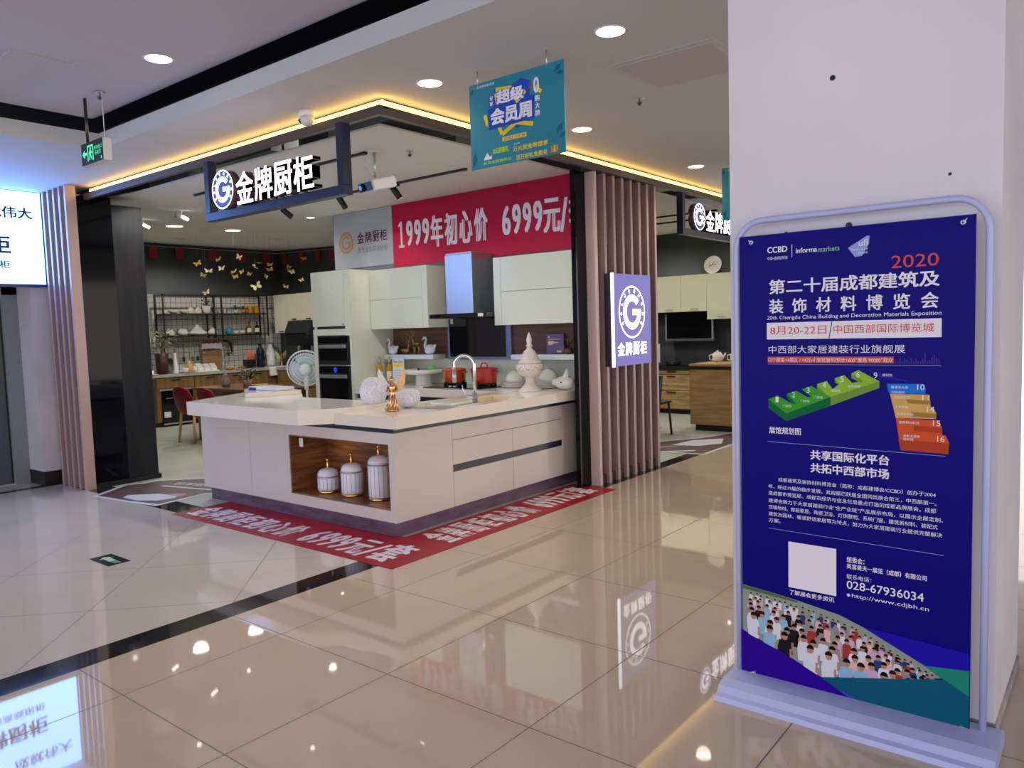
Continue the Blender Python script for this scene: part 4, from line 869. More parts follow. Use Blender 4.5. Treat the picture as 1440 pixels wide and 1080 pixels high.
# on the cooking worktop
OIL = mat('olive_oil', '#b98a14', .1); BOTG = mat('bottle_clear', '#c8c8b0', .06, alpha=.5); LABELC = mat('label_cream', '#e8e2c8', .5)
for i, (x, y) in enumerate(((4.66, 3.50), (4.60, 3.435), (4.70, 3.38))):
    r = thing('oil_bottle', ('yellow oil bottle nearest the oven tower', 'yellow oil bottle in the middle of the three, set a little forward', 'yellow oil bottle closest to the white menu card')[i], 'bottle', (x, y, .911), 'oil bottles beside the oven tower')
    MB().lathe([(.03, 0), (.032, .01), (.032, .20), (.02, .225), (.013, .24)], (x, y, .911), OIL, 20).build('body', r); MB().lathe([(.013, .24), (.013, .32)], (x, y, .911), STEEL, 14).build('neck', r)
    MB().lathe([(.0335, .04), (.0335, .15)], (x, y, .911), LABELC, 20, caps=False).build('label_band', r)
r = thing('card_sign', 'white and yellow product card standing behind the golden angel', 'sign', (4.72, 3.22, .911))
m_ = MB(); m_.box((4.70, 3.135, .92), (4.705, 3.325, 1.21), PLASTW); fr = plane_x(4.70, 3.325, .92); m_.pp(fr, [(.02, .19), (.17, .19), (.17, .225), (.02, .225)], YEL, .0006); m_.text('Kun Zhu', fr, (.02, .238, .165, .27), mat('ink_grey', '#555866', .5), .02)
for k in range(4): m_.pp(fr, [(.03, .15-.03*k), (.15-.02*(k % 2), .15-.03*k), (.15-.02*(k % 2), .158-.03*k), (.03, .158-.03*k)], mat('ink_pale', '#a8acc0', .5), .0006)
m_.build('card', r); MB().box((4.69, 3.17, .911), (4.74, 3.29, .922), PLASTW).build('foot', r)
r = thing('cake_stand', 'white ribbed cake stand with a wide rim on the worktop', 'cake stand', (4.72, 2.845, .911))
c = (4.72, 2.845, .911); MB().lathe([(.10, 0), (.09, .01), (.085, .12)], c, WHITE, 32).build('foot', r); MB().lathe([(.085, .12), (.19, .125), (.215, .14), (.222, .175), (.21, .178), (.20, .16), (.001, .155)], c, WHITE, 40).build('plate', r)
single(MB().ell((4.74, 2.72, 1.10), (.055, .05, .03), mat('melon_green', '#5aa848', .4)), 'green_fruit', 'green fruit lying on the white cake stand', 'fruit', (4.74, 2.72, 1.07))
single(MB().ell((4.70, 2.90, 1.087), (.012, .012, .02), BLK), 'black_stopper', 'tiny black stopper on the white cake stand', 'stopper', (4.70, 2.90, 1.067))
r = thing('cooktop', 'black glass two-burner gas cooktop set into the worktop', 'cooktop', (4.66, 2.15, .911))
MB().box((4.44, 1.76, .911), (4.88, 2.58, .918), BLKG, .002).build('glass', r)
for y in (2.285, 1.865):
    m_ = MB(); m_.lathe([(.10, .007), (.10, .02), (.06, .03), (.001, .03)], (4.64, y, .911), BLK, 24)
    for k in range(6):
        a = 2*PI*k/6; m_.box((4.64+.11*math.cos(a)-.012, y+.11*math.sin(a)-.012, .918), (4.64+.11*math.cos(a)+.012, y+.11*math.sin(a)+.012, .962), BLK)
    m_.tube([(4.64+.115*math.cos(2*PI*k/20), y+.115*math.sin(2*PI*k/20), .958) for k in range(20)], .006, BLK, 6, True); m_.build('burner', r)
for y in (2.10, 2.03):
    MB().lathe([(.02, 0), (.018, .02)], (4.47, y+.1, .918), STEEL, 16).build('knob', r)
def pot(y, rad, h, m, label, big):
    r = thing('casserole', label, 'pot', (4.64, y, .964), 'enamel casseroles on the cooktop'); c = (4.64, y, .964)
    MB().lathe([(rad*.86, 0), (rad*.92, .01), (rad, h), (rad*1.04, h+.004)], c, m, 32).build('body', r)
    MB().lathe([(rad*1.06, h+.004), (rad*1.02, h+.014), (rad*.6, h+.026), (.001, h+.03)], c, m, 32).build('lid', r)
    m_ = MB()
    if big: m_.tube([(c[0], y+q, c[2]+h+z) for q, z in ((-.045, .026), (-.04, .055), (-.02, .068), (.02, .068), (.04, .055), (.045, .026))], .008, m, 8)
    else: m_.lathe([(.012, h+.028), (.01, h+.04), (.024, h+.05), (.02, h+.06), (.001, h+.062)], c, m, 16)
    m_.build('lid_knob', r)
    for s in (-1, 1): MB().tube([(c[0]-.03, y+s*rad*.98, c[2]+h*.82), (c[0]-.02, y+s*(rad+.028), c[2]+h*.85), (c[0]+.02, y+s*(rad+.028), c[2]+h*.85), (c[0]+.03, y+s*rad*.98, c[2]+h*.82)], .008, m, 8).build('handle', r)
ORE = mat('enamel_orange', '#c8501c', .15, coat=.5); REE = mat('enamel_red', '#b02318', .15, coat=.5)
pot(2.285, .125, .125, ORE, 'orange enamel casserole on the left burner behind the faucet', False); pot(1.865, .14, .135, REE, 'red enamel casserole with a loop handle on the right burner', True)
# bowls and plates beside the urn
def stack(x, y, n, label, rad=.14):
    for k in range(n):
        m_ = MB().lathe([(rad*.55, 0), (rad*.8, .004), (rad, .018), (rad*.985, .019), (rad*.78, .007), (.001, .006)], (x, y, .911+k*.013), WHITE, 36)
        single(m_, 'plate', label % ('lowest', 'second', 'third', 'top')[k if k < n-1 else 3], 'plate', (x, y, .911+k*.013), 'white plates on the worktop')
stack(4.78, 1.59, 4, '%s white plate of the stack left of the urn'); stack(4.80, 1.20, 3, '%s white plate of the stack right of the urn')
def turned_bowl(c, tilt, lab):
    o = MB().lathe([(.095, 0), (.092, .03), (.075, .07), (.04, .10), (.032, .102), (.032, .108), (.001, .108)], (0, 0, 0), mat('celadon_ceramic', '#dfe3d4', .2), 36).build('bowl', loc=(0, 0, 0)); o.location = c; o.rotation_euler = (tilt, 0, 0); tag(o, lab, 'bowl', 'upturned bowls')
turned_bowl((4.78, 1.585, .972), 0, 'pale upturned bowl on the plates left of the urn'); turned_bowl((4.80, 1.17, .998), .30, 'pale bowl leaning on its side on the plates right of the urn')
m_ = MB(); PIG = mat('pig_white', '#ececea', .25); c = V3((4.70, .90, .911))
m_.ell(c+V3((0, 0, .065)), (.07, .11, .065), PIG); m_.ell(c+V3((-.02, .09, .07)), (.035, .04, .035), PIG)
for u in (.0,): m_.tube([c+V3((0, -.02, .09)), c+V3((0, -.035, .16)), c+V3((0, -.03, .20))], [.05, .025, .006], PIG, 10)
m_.ell(c+V3((-.068, -.01, .075)), (.006, .01, .008), BLK)
o = single(m_, 'white_figurine', 'white ceramic animal ornament at the right end of the counter beside the black panel', 'ornament', tuple(c))
# wall banner above
r = thing('wall_banner', 'wide crimson price banner with a grey logo field high on the kitchen wall', 'banner', (4.96, 2.7, 2.3))
m_ = MB(); GREYP = mat('print_cool_grey', '#a8adb6', .55); m_.box((4.962, .64, 2.29), (4.969, 3.512, 3.015), RED); m_.box((4.962, 3.512, 2.33), (4.969, 4.60, 3.015), GREYP)
fr = plane_x(4.962, 0, 0); T = lambda s, y0, z0, y1, z1, m=PRINTW, bo=.03: m_.text(s, fr, (-y0, z0, -y1, z1), m, bo)
[m_.pp(fr, q, PRINTW, .0008+.0001*k) for k, q in enumerate(([(-3.375, 2.53), (-3.345, 2.53), (-3.345, 2.81), (-3.375, 2.81)], [(-3.405, 2.505), (-3.315, 2.505), (-3.315, 2.535), (-3.405, 2.535)], [(-3.41, 2.77), (-3.405, 2.745), (-3.37, 2.765), (-3.37, 2.81)]))]
for i, ch in enumerate('999'): T(ch, 3.277-i*.133, 2.51, 3.167-i*.133, 2.81)
for i, ch in enumerate('年初心价'): T(ch, 2.88-i*.22, 2.465, 2.685-i*.22, 2.83)
for i, ch in enumerate('6999'): T(ch, 1.825-i*.138, 2.495, 1.71-i*.138, 2.81)
T('元', 1.285, 2.465, 1.075, 2.815); T('/', 1.08, 2.462, .985, 2.80, PRINTW, .02); T('套', .975, 2.462, .76, 2.80)
CG = mat('print_copper', '#b98a68', .5); emblem(m_, fr, -4.366, 2.65, .137, CG, .0008, False); annulus(m_, fr, -4.366, 2.65, .105, .137, CG, .0006)
INKM = mat('print_maroon_ink', '#4a2030', .5)
for i, ch in enumerate('金牌厨柜'): T(ch, 4.15-i*.139, 2.62, 4.025-i*.139, 2.755, INKM, .02)
T('更专业的高端厨柜', 4.15, 2.505, 3.605, 2.575, mat('print_grey_ink', '#70707c', .5), 0)
m_.build('printed_sheet', r)
# ================================================================ showroom ceiling fittings
def track(x, y0, y1, label):
    r = thing('light_track', label, 'light track', (x, (y0+y1)/2, 3.02), 'black light tracks')
    MB().box((x-.014, y0, 3.0), (x+.014, y1, 3.02), BLK).build('rail', r); MB().box((x-.017, y0-.03, 2.998), (x+.017, y0+.03, 3.02), BLK).build('end_feed', r)
track(2.92, 1.63, 4.3, 'black light track behind the first hanging shop sign'); track(4.02, 1.50, 4.4, 'black light track in front of the crimson wall banner')
track(8.50, 1.0, 2.6, 'black light track nearer the second shop sign in the right kitchen'); track(9.15, 1.0, 2.6, 'black light track farther back in the right kitchen')
SPOTG = mat('spot_lens_glow', '#fff4e0', .4, emit='#fff2dc', es=14)
def trackspot(x, y, label, d, on=True, energy=0, z=3.0):
    r = thing('track_spotlight', label, 'spotlight', (x, y, z), 'black track spotlights'); d = V3(d).normalized()
    MB().box((x-.014, y-.06, z-.022), (x+.014, y+.06, z), BLK).build('adapter', r)
    p = V3((x, y, z-.06)); MB().cyl((x, y, z-.02), p, .008, BLK, 10).build('stem', r)
    a = p-d*.05; b = p+d*.09; MB().cyl(a, b, .033, BLK, 20).build('head', r)
    if on: MB().lathe([(.029, 0), (.001, .001)], b+d*.0008, SPOTG, 18, d).build('lens', r)
    if energy:
        o = lamp('SPOT', b+d*.02, energy, NEUT, .03, spot=70, blend=.7); o.rotation_euler = d.to_track_quat('-Z', 'Y').to_euler()
trackspot(4.02, 2.44, 'lit black track spotlight just right of the white projector', (.5, -.25, -.8), True, 22)
trackspot(4.02, 3.28, 'black track spotlight left of the white projector, below the frame corner', (.75, .2, -.7), False, 22)
trackspot(4.02, 4.28, 'black track spotlight under the hanging shop sign', (.6, -.6, -.75), False, 18)
# projector
r = thing('projector', 'white projector hanging on a pole from the showroom ceiling', 'projector', (2.93, 1.53, 3.02))
c = V3((2.95, 1.50, 2.74)); R2 = Matrix.Rotation(math.radians(-8), 3, 'Z') @ Matrix.Rotation(math.radians(-14), 3, 'Y')
MB().cyl((2.95, 1.53, 2.80), (2.95, 1.53, 3.015), .012, STEEL, 12).build('pole', r); MB().lathe([(.05, 0), (.045, -.012), (.014, -.016)], (2.95, 1.53, 3.02), PLASTW, 20).build('ceiling_plate', r)
def rbox(m_, c, R, a, b, m, bev=0):
    q = MB(); q.box(a, b, m, bev)
    for v in q.bm.verts: v.co = c+R @ v.co
    me = bpy.data.meshes.new('t'); q.bm.to_mesh(me); q.bm.free(); i = m_.mi(m); n0 = len(m_.bm.faces); m_.bm.from_mesh(me); bpy.data.meshes.remove(me); m_.bm.faces.ensure_lookup_table()
    for f in m_.bm.faces[n0:]: f.material_index = i
m_ = MB(); rbox(m_, c, R2, (-.13, -.105, -.045), (.12, .105, .045), PLASTW, .02); m_.build('body', r)
m_ = MB(); rbox(m_, c, R2, (-.1325, -.095, -.036), (-.129, .095, .034), BLK); m_.build('front_grille', r); m_ = MB(); m_.lathe([(.032, 0), (.03, .02), (.02, .022)], c+R2 @ V3((-.131, .04, 0)), BLKG, 20, R2 @ V3((-1, 0, 0))); m_.build('lens', r)
MB().tube([(2.95, 1.54, 3.0), (2.90, 1.60, 2.92), (2.93, 1.56, 2.82), (3.02, 1.44, 2.83), (3.07, 1.39, 2.77)], .004, PLASTW, 6).build('cable', r)
# recessed lights and linear lights of the rear room
LEDW = mat('white_led_disc', '#ffffff', .5, emit='#fff6e4', es=9)
G = 'round ceiling lights of the rear room'
for x, y, rr, e, lab in ((4.27, 7.26, .11, 40, 'round white ceiling light left of the hanging gold butterflies'), (5.13, 7.17, .11, 40, 'round white ceiling light above the hanging gold butterflies'), (4.90, 4.98, .05, 30, 'small round downlight above the tall oven cabinet')):
    downlight(x, y, cz(y), lab, G, rr, e, LEDW, 150, NEUT)
for x, y, lab in ((5.26, 8.91, 'dim recessed square spotlight above the open wall shelves'), (6.40, 7.9, 'dim recessed square spotlight nearer the dark corner'), (6.30, 6.33, 'dim recessed square spotlight close to the grey banner edge')):
    r = thing('recessed_spotlight', lab, 'ceiling light', (x, y, cz(y)), 'recessed square spotlights of the rear room'); z = cz(y)
    MB().box((x-.09, y-.09, z-.008), (x+.09, y+.09, z), PLASTW).build('frame', r); MB().lathe([(.05, 0), (.045, -.01), (.001, -.012)], (x, y, z-.008), STEEL, 18).build('lens', r)
LINM = mat('lit_tube', '#ffffff', .4, emit='#fffaf0', es=5)
for x, y, lab in ((3.62, 6.85, 'short lit tube spotlight nearest the dark divider'), (3.49, 5.63, 'short lit tube spotlight under the left post of the hanging sign')):
    r = thing('tube_spotlight', lab, 'spotlight', (x, y, cz(y)), 'white tube spotlights'); z = cz(y)
    MB().cyl((x, y, z-.05), (x, y, z), .012, PLASTW, 10).build('stem', r); MB().cyl((x-.05, y+.05, z-.04), (x+.05, y-.05, z-.10), .03, PLASTW, 16).build('tube', r); MB().cyl((x+.052, y-.052, z-.101), (x-.03, y-.075, z-.075), .02, LINM, 14).build('lit_side', r)
# ================================================================ rear room: pennants, butterflies
PEN = mat('red_paper', '#8e1420', .6); rng = random.Random(5)
pen_loc = [(5.35, 10.04, 0), (5.83, 10.04, 0), (6.48, 10.04, 0), (7.09, 10.04, 0), (7.62, 10.04, 0), (7.84, 9.74, 1), (7.84, 9.20, 1), (7.84, 8.69, 1), (7.84, 8.25, 1)]
names = ['leftmost of the paper pennants, beside the dark divider', 'second paper pennant from the dark divider', 'third paper pennant from the dark divider', 'fourth paper pennant, directly behind the gold butterflies', 'last paper pennant before the dark room corner', 'first paper pennant after the dark room corner', 'second paper pennant after the dark room corner', 'third paper pennant after the dark room corner', 'paper pennant closest to the grey banner edge']
for (x, y, s), nme in zip(pen_loc, names):
    zt = cz(y)-.06; m_ = MB()
    pts = [(-.075, zt), (.075, zt), (.075, zt-.20), (.0, zt-.215), (-.075, zt-.20)]
    if s: m_.prism([(y+a, b) for a, b in pts], 0, x-.002, x+.002, PEN)
    else: m_.prism([(x+a, b) for a, b in pts], 1, y-.002, y+.002, PEN)
    single(m_, 'paper_pennant', 'small red '+nme, 'pennant', (x, y, zt), 'red paper pennants strung below the ceiling')
m_ = MB(); m_.tube([(5.0, 10.04, cz(10)-.058), (7.84, 10.04, cz(10)-.058), (7.84, 7.6, cz(7.6)-.058)], .003, PLASTW, 5)
single(m_, 'string_line', 'thin string carrying the red pennants along the dark rear walls', 'string', (6.4, 10.04, cz(10)-.06))
BF = mat('butterfly_gold', '#b8964a', .35, metal=.7); BFL = mat('butterfly_pale', '#dccd9a', .4, metal=.2)
bfs = [(4.63, 2.60), (4.81, 2.50), (4.75, 2.44), (4.99, 2.54), (4.88, 2.66), (5.34, 2.73), (5.21, 2.50), (5.29, 2.50), (5.18, 2.42), (5.52, 2.28), (5.52, 2.48), (5.57, 2.64), (5.62, 2.60), (5.89, 2.64), (5.79, 2.45), (5.87, 2.56), (6.17, 2.61), (6.19, 2.52), (6.28, 2.56), (6.50, 2.76), (6.47, 2.41), (4.67, 2.17), (6.08, 2.29)]
bl = ['dull gold butterfly hanging highest above the wall shelves end', 'gold butterfly below and beside the dull high one', 'dark gold butterfly hanging lowest at the near shelf end', 'bright gold butterfly left of the first cluster of three', 'tiny gold butterfly in front of the third red pennant', 'bright gold butterfly in front of the fourth red pennant', 'dim gold butterfly, left one of the close pair', 'bright gold butterfly, right one of the close pair', 'small gold butterfly just under the close pair', 'biggest and brightest gold butterfly, hanging low above the shelves', 'dim gold butterfly right above the brightest one', 'thin edge-on gold butterfly high in the middle', 'thin edge-on gold butterfly just below another edge-on one', 'small gold butterfly high before the dark room corner', 'gold butterfly low before the dark room corner', 'small gold butterfly midway before the dark room corner', 'gold butterfly, upper one of the three past the room corner', 'bright gold butterfly, lower one of the three past the room corner', 'dark gold butterfly, outer one of the three past the room corner', 'gold butterfly in front of a red pennant past the room corner', 'pale gold butterfly closest to the oven cabinet top', 'small pale butterfly hanging right at the shelf top edge', 'flat pale butterfly low beside the white wall cabinet']
big = {9: .085, 1: .06, 3: .06, 5: .065}
for i, ((x, z), lab) in enumerate(zip(bfs, bl)):
    s = big.get(i, .048 if i % 3 else .055); y = 7.3+rng.uniform(-.12, .12)+(.22 if i == 12 else 0); R = Matrix.Rotation(rng.uniform(-.7, .7)-.9, 3, 'Z') @ Matrix.Rotation(rng.uniform(.9, 1.5), 3, 'X') @ Matrix.Rotation(rng.uniform(-.5, .5), 3, 'Z')
    if i in (11, 12): R = Matrix.Rotation(1.2, 3, 'Y') @ R
    r = thing('hanging_butterfly', lab, 'ornament', (x, y, z), 'gold butterflies hung on threads'); c = V3((x, y, z))
    mm = BFL if i in (1, 3, 5, 9, 17, 21) else BF
    for w in (-1, 1):
        m_ = MB(); pr = [(.08, .1), (.5, .75), (.95, .85), (1.0, .45), (.65, .1), (.85, -.25), (.7, -.7), (.35, -.65), (.08, -.15)]
        t = .0015; up = [m_.bm.verts.new(c+R @ V3((w*a*s, b*s*.8, a*s*.22+t))) for a, b in pr]; dn = [m_.bm.verts.new(c+R @ V3((w*a*s, b*s*.8, a*s*.22-t))) for a, b in pr]
        fs = [m_.bm.faces.new(up), m_.bm.faces.new(dn[::-1])]+[m_.bm.faces.new((up[k], up[(k+1) % 9], dn[(k+1) % 9], dn[k])) for k in range(9)]; bmesh.ops.recalc_face_normals(m_.bm, faces=fs); m_.faces(fs, mm); m_.build('wing', r)
    m_ = MB(); m_.tube([c+R @ V3((0, -.45*s, 0)), c+R @ V3((0, .45*s, 0))], .005, BF, 6); m_.build('body', r)
    MB().cyl(c, (x, y, cz(y)), .0006, mat('thread_grey', '#77756c', .7), 4).build('thread', r)
# ================================================================ rear room: worktop, cabinets, shelves
FY = 9.50
def oakunit(label, x0, x1, parts):
    r = thing('base_cabinet', label, 'cabinet', ((x0+x1)/2, 9.8, 0), 'oak base cabinets of the rear kitchen')
    unit(r, 'carcass', (x0, FY+.02, .08), (x1-.003, 10.095, .845), OAK); unit(r, 'plinth', (x0+.01, FY+.06, 0), (x1-.01, 10.05, .08), BLK)
    for nm, z0, z1 in parts:
        d = unit(r, nm, (x0+.006, FY, z0), (x1-.008, FY+.02, z1), OAK); w = min(.16, (x1-x0)*.4); cx = (x0+x1)/2
        MB().box((cx-w/2, FY-.018, z1-.05), (cx+w/2, FY, z1-.035), BLK).build('handle', d)
    return r
r = oakunit('oak end cabinet of the rear kitchen holding a black oven under one drawer', 4.98, 5.66, [('drawer', .66, .84)])
o = unit(r, 'oven', (5.06, FY-.012, .06), (5.62, FY+.02, .62), BLKG); unit(o, 'handle', (5.12, FY-.04, .485), (5.56, FY-.025, .495), STEEL); unit(o, 'rating_label', (5.08, FY-.014, .16), (5.20, FY-.012, .26), PLASTW); unit(o, 'bottom_trim', (5.06, FY-.016, .035), (5.62, FY, .06), STEEL)
unit(r, 'oven_trim', (5.03, FY-.004, .62), (5.64, FY+.018, .65), mat('grey_trim', '#8a8a88', .4))
oakunit('oak base cabinet right of the black oven in the rear kitchen', 5.66, 6.28, [('drawer', .46, .84), ('drawer', .09, .45)])
oakunit('oak base cabinet behind the cutting board in the rear kitchen', 6.28, 6.72, [('drawer', .46, .84), ('drawer', .09, .45)])
oakunit('oak base cabinet below the orange handled knife block', 6.72, 7.16, [('door', .09, .84)])
oakunit('oak base cabinet under the white apron sink near the room corner', 7.16, 7.88, [('door', .09, .70)])
r = thing('worktop', 'grey worktop of the rear kitchen along the tiled wall', 'worktop', (6.4, 9.8, .85)); unit(r, 'slab', (4.80, 9.47, .85), (7.885, 10.095, .90), GREYTOP)
r = thing('apron_sink', 'white apron front sink in the rear kitchen below the white vase', 'sink', (7.38, 9.5, .75)); unit(r, 'apron', (7.17, 9.40, .74), (7.60, 9.468, .905), WHITE, .008); unit(r, 'rim', (7.17, 9.468, .901), (7.60, 9.62, .908), WHITE)
# open black wall shelf
r = thing('wall_shelf', 'black metal open wall shelf with two boards on the white grid tiles', 'shelf', (6.39, 9.9, 1.53))
b = lambda n, a, c: MB().box(a, c, BLK).build(n, r)
for z in (1.53, 1.925, 2.275):
    if z < 2.2: b('board', (5.33, 9.80, z), (7.44, 10.09, z+.022))
    else:
        b('rail', (5.33, 9.80, z), (7.44, 9.822, z+.022)); b('rail', (5.33, 10.07, z), (7.44, 10.09, z+.022))
for x in (5.33, 6.30, 6.44, 7.418):
    for y in (9.80, 10.068): b('upright', (x, y, 1.50), (x+.024 if x not in (6.44,) else x+.03, y+.022, 2.297))
# utensil rail and planter box
r = thing('utensil_rail', 'grey hanging rail with kitchen utensils on the tiled wall below the shelf', 'rail', (5.9, 10.06, 1.42))
MB().box((5.42, 10.02, 1.40), (6.9, 10.045, 1.43), GREYTOP).build('rail', r)
for k, x in enumerate((5.62, 5.78, 5.95, 6.05)):
    m_ = MB(); m_.cyl((x, 10.03, 1.40), (x, 10.03, 1.18), .006, STEEL if k else OAK, 8); m_.ell((x, 10.03, 1.13), (.028, .008, .05), SMOKE if k != 2 else OAK); m_.build('utensil', r)
r = thing('hanging_planter', 'white planter box with red peppers hanging on the utensil rail', 'planter', (6.35, 10.03, 1.33)); unit(r, 'box', (6.13, 9.99, 1.30), (6.52, 10.018, 1.40), PLASTW)
m_ = MB()
for k in range(7): m_.ell((6.18+.045*k, 10.0, 1.405+.01*(k % 2)), (.03, .018, .018), mat('pepper_red', '#a01420', .3))
m_.build('peppers', r)
r = thing('hanging_plant', 'dark trailing aubergine-like plant hanging beside the white planter box', 'plant', (6.68, 10.03, 1.4)); rng = random.Random(8)
m_ = MB()
for k in range(3): m_.tube([(6.56+.03*k, 10.0, 1.44), (6.66+.03*k, 9.99, 1.42-.02*k), (6.76-.02*k, 9.99, 1.28-.05*k)], [.012, .022, .008], mat('aubergine_black', '#15121a', .3), 8)
m_.build('pods', r)
m_ = MB(); leaves(m_, (6.68, 10.0, 1.16), 22, .04, .2, .06, LEAF, rng, 1.2); m_.build('leaves', r)
# things on the shelf boards
def pothead(x, y, z, rp, hp, m, label, crown, h, lm, n=26, size=.05, g=None):
    r = thing('potted_plant', label, 'plant', (x, y, z), g); rg = random.Random(int(x*1000))
    MB().lathe([(rp*.78, 0), (rp, hp), (rp*.9, hp), (rp*.85, hp-.01), (.001, hp-.01)], (x, y, z), m, 24).build('pot', r)
    m_ = MB(); leaves(m_, (x, y, z+hp-.01), n, crown, h, size, lm, rg); stemmed(m_, (x, y, z+hp-.012), 5, crown*.6, h*.8, LEAFD, rg); m_.build('foliage', r); return r
U1, U2, SY = 1.948, 1.553, 9.93
def shelfjar(name, x, z, prof, m, label, cat, lidm=None, lidprof=None, hand=None, g='crockery and jars on the open shelf'):
    r = thing(name, label, cat, (x, SY, z), g); MB().lathe(prof, (x, SY, z), m, 20).build('body', r)
    if lidprof: MB().lathe(lidprof, (x, SY, z), lidm or m, 20).build('lid', r)
    if hand: MB().tube([(x+hand*.9, SY, z+.02), (x+hand*1.5, SY, z+.04), (x+hand*1.4, SY, z+.08), (x+hand*.9, SY, z+.09)], .007, m, 8).build('handle', r)
    return r
cup = [(.03, 0), (.045, .03), (.05, .07), (.046, .07), (.04, .035), (.001, .03)]
bowlp = [(.04, 0), (.075, .04), (.085, .075), (.08, .075), (.06, .03), (.001, .02)]
LCER = mat('cream_ceramic', '#f0e4c8', .25)  # one even cream colour for the upper board crockery
shelfjar('cup', 5.42, U1, cup, LCER, 'small cream cup at the near end of the upper shelf board', 'cup')
shelfjar('bowl', 5.58, U1, bowlp, LCER, 'cream bowl, first one beside the cup on the upper board', 'bowl')
shelfjar('bowl', 5.77, U1, bowlp, LCER, 'cream bowl between another bowl and the lidded jars on the upper board', 'bowl')
lidj = [(.05, 0), (.055, .03), (.05, .085), (.04, .09)]; lidl = [(.045, .088), (.03, .11), (.01, .118), (.014, .13), (.001, .136)]
shelfjar('lidded_jar', 5.92, U1, lidj, LCER, 'cream lidded jar next to the cream bowls on the upper board', 'jar', None, lidl)
shelfjar('lidded_jar', 6.06, U1, lidj, LCER, 'cream lidded jar beside the white flower pot on the upper board', 'jar', None, lidl)
pothead(6.22, SY, U1, .075, .145, WHITE, 'white flower pot with green and red foliage on the upper board', .07, .13, LEAFD, 40, .05)
shelfjar('cup', 6.57, U1, [(.035, 0), (.04, .09), (.037, .09), (.03, .01), (.001, .01)], PLASTW, 'small white beaker in the second shelf bay, upper board', 'cup')
pothead(6.83, SY, U1, .05, .07, mat('pale_green_pot', '#a8b88c', .4), 'small pale green plant pot on the upper board', .055, .09, LEAF, 40, .04)
pothead(6.99, SY, U1, .05, .075, mat('terracotta_orange', '#a8582c', .6), 'small orange plant pot beside the amber jars', .05, .075, LEAFD, 36, .04)
AMB = mat('amber_glass', '#b06c14', .1); JL = mat('jar_label', '#d8ac50', .5)
for x, lab in ((7.13, 'amber preserving jar beside the orange plant pot'), (7.27, 'amber preserving jar at the end of the upper board')):
    shelfjar('preserving_jar', x, U1, [(.045, 0), (.048, .01), (.048, .13), (.04, .145)], AMB, lab, 'jar', JL, [(.042, .145), (.042, .165), (.001, .166)])
bird = [(.05, 0), (.075, .03), (.07, .07), (.045, .11), (.02, .135), (.001, .14)]
shelfjar('teapot', 5.50, U2, bird, WHITE, 'white teapot at the near end of the lower shelf board', 'teapot', None, None, .055)
shelfjar('teapot', 5.74, U2, [(.05, 0), (.085, .04), (.08, .09), (.05, .12), (.001, .13)], WHITE, 'white round teapot beside the big white tagine', 'teapot', None, None, .06)
shelfjar('tagine', 6.02, U2, [(.09, 0), (.16, .03), (.17, .05), (.16, .055)], WHITE, 'big white cone lidded tagine in the middle of the lower board', 'tagine', None, [(.155, .055), (.10, .10), (.05, .15), (.025, .185), (.02, .195), (.001, .20)])
shelfjar('sugar_bowl', 6.32, U2, [(.05, 0), (.085, .035), (.08, .075), (.05, .10)], WHITE, 'white round sugar bowl right of the tagine', 'jar', None, [(.05, .10), (.03, .125), (.012, .13), (.016, .145), (.001, .15)], .06)
shelfjar('kettle', 6.66, U2, [(.06, 0), (.066, .02), (.055, .11), (.035, .12)], mat('teal_enamel', '#1f6f86', .25), 'teal enamel kettle on the lower board', 'kettle', None, [(.04, .12), (.03, .135), (.012, .14), (.012, .155), (.001, .158)], .045)
for x, lab in ((6.80, 'small patterned cup right of the teal kettle'), (6.94, 'small patterned cup left of the tall brown bottle')): shelfjar('cup', x, U2, cup, LABELC, lab, 'cup')
for x, m, lab in ((7.09, mat('brown_bottle', '#6a4210', .1), 'brown bottle with cream label on the lower board'), (7.26, mat('black_bottle', '#0e0c0c', .1), 'black bottle with cream label at the end of the lower board')):
    r = thing('bottle', lab, 'bottle', (x, SY, U2), 'crockery and jars on the open shelf'); MB().lathe([(.04, 0), (.043, .01), (.043, .13), (.03, .155), (.014, .17), (.013, .215)], (x, SY, U2), m, 20).build('body', r)
    MB().lathe([(.0445, .03), (.0445, .11)], (x, SY, U2), LABELC, 20, caps=False).build('label_band', r); MB().lathe([(.016, .215), (.016, .235)], (x, SY, U2), BLK, 12).build('cap', r)
# things on the rear worktop
ZT = .901
pothead(5.20, 9.70, ZT, .11, .36, mat('dark_red_pot', '#45201c', .5), 'tall dark red pot with pale blossoming branches at the counter end', .26, .42, mat('pale_leaf', '#8c8f6a', .5), 150, .07)
r = thing('tall_white_vase', 'slim white vase standing against the dark red pot', 'vase', (5.40, 9.62, ZT)); MB().lathe([(.04, 0), (.042, .02), (.036, .2), (.02, .3), (.024, .36)], (5.40, 9.62, ZT), WHITE, 20).build('body', r)
r = thing('saucer', 'pale saucer with small cup at the counter end before the dark red pot', 'saucer', (4.93, 9.56, ZT)); MB().lathe([(.06, 0), (.12, .015), (.115, .016), (.001, .006)], (4.93, 9.56, ZT), WHITE, 24).build('dish', r); MB().lathe(cup, (4.93, 9.56, ZT+.007), WHITE, 18).build('cup', r)
r = thing('frying_pan', 'black frying pan leaning upright against the tiled wall', 'pan', (5.47, 9.98, ZT)); m_ = MB(); m_.lathe([(.10, 0), (.13, .03), (.125, .03), (.095, .005), (.001, .005)], (5.47, 10.03, ZT+.135), BLK, 28, (0, -1, .2)); m_.build('body', r); MB().tube([(5.46, 10.02, ZT+.26), (5.44, 10.04, ZT+.36), (5.43, 10.04, ZT+.46)], [.012, .014, .011], BLK, 8).build('handle', r)
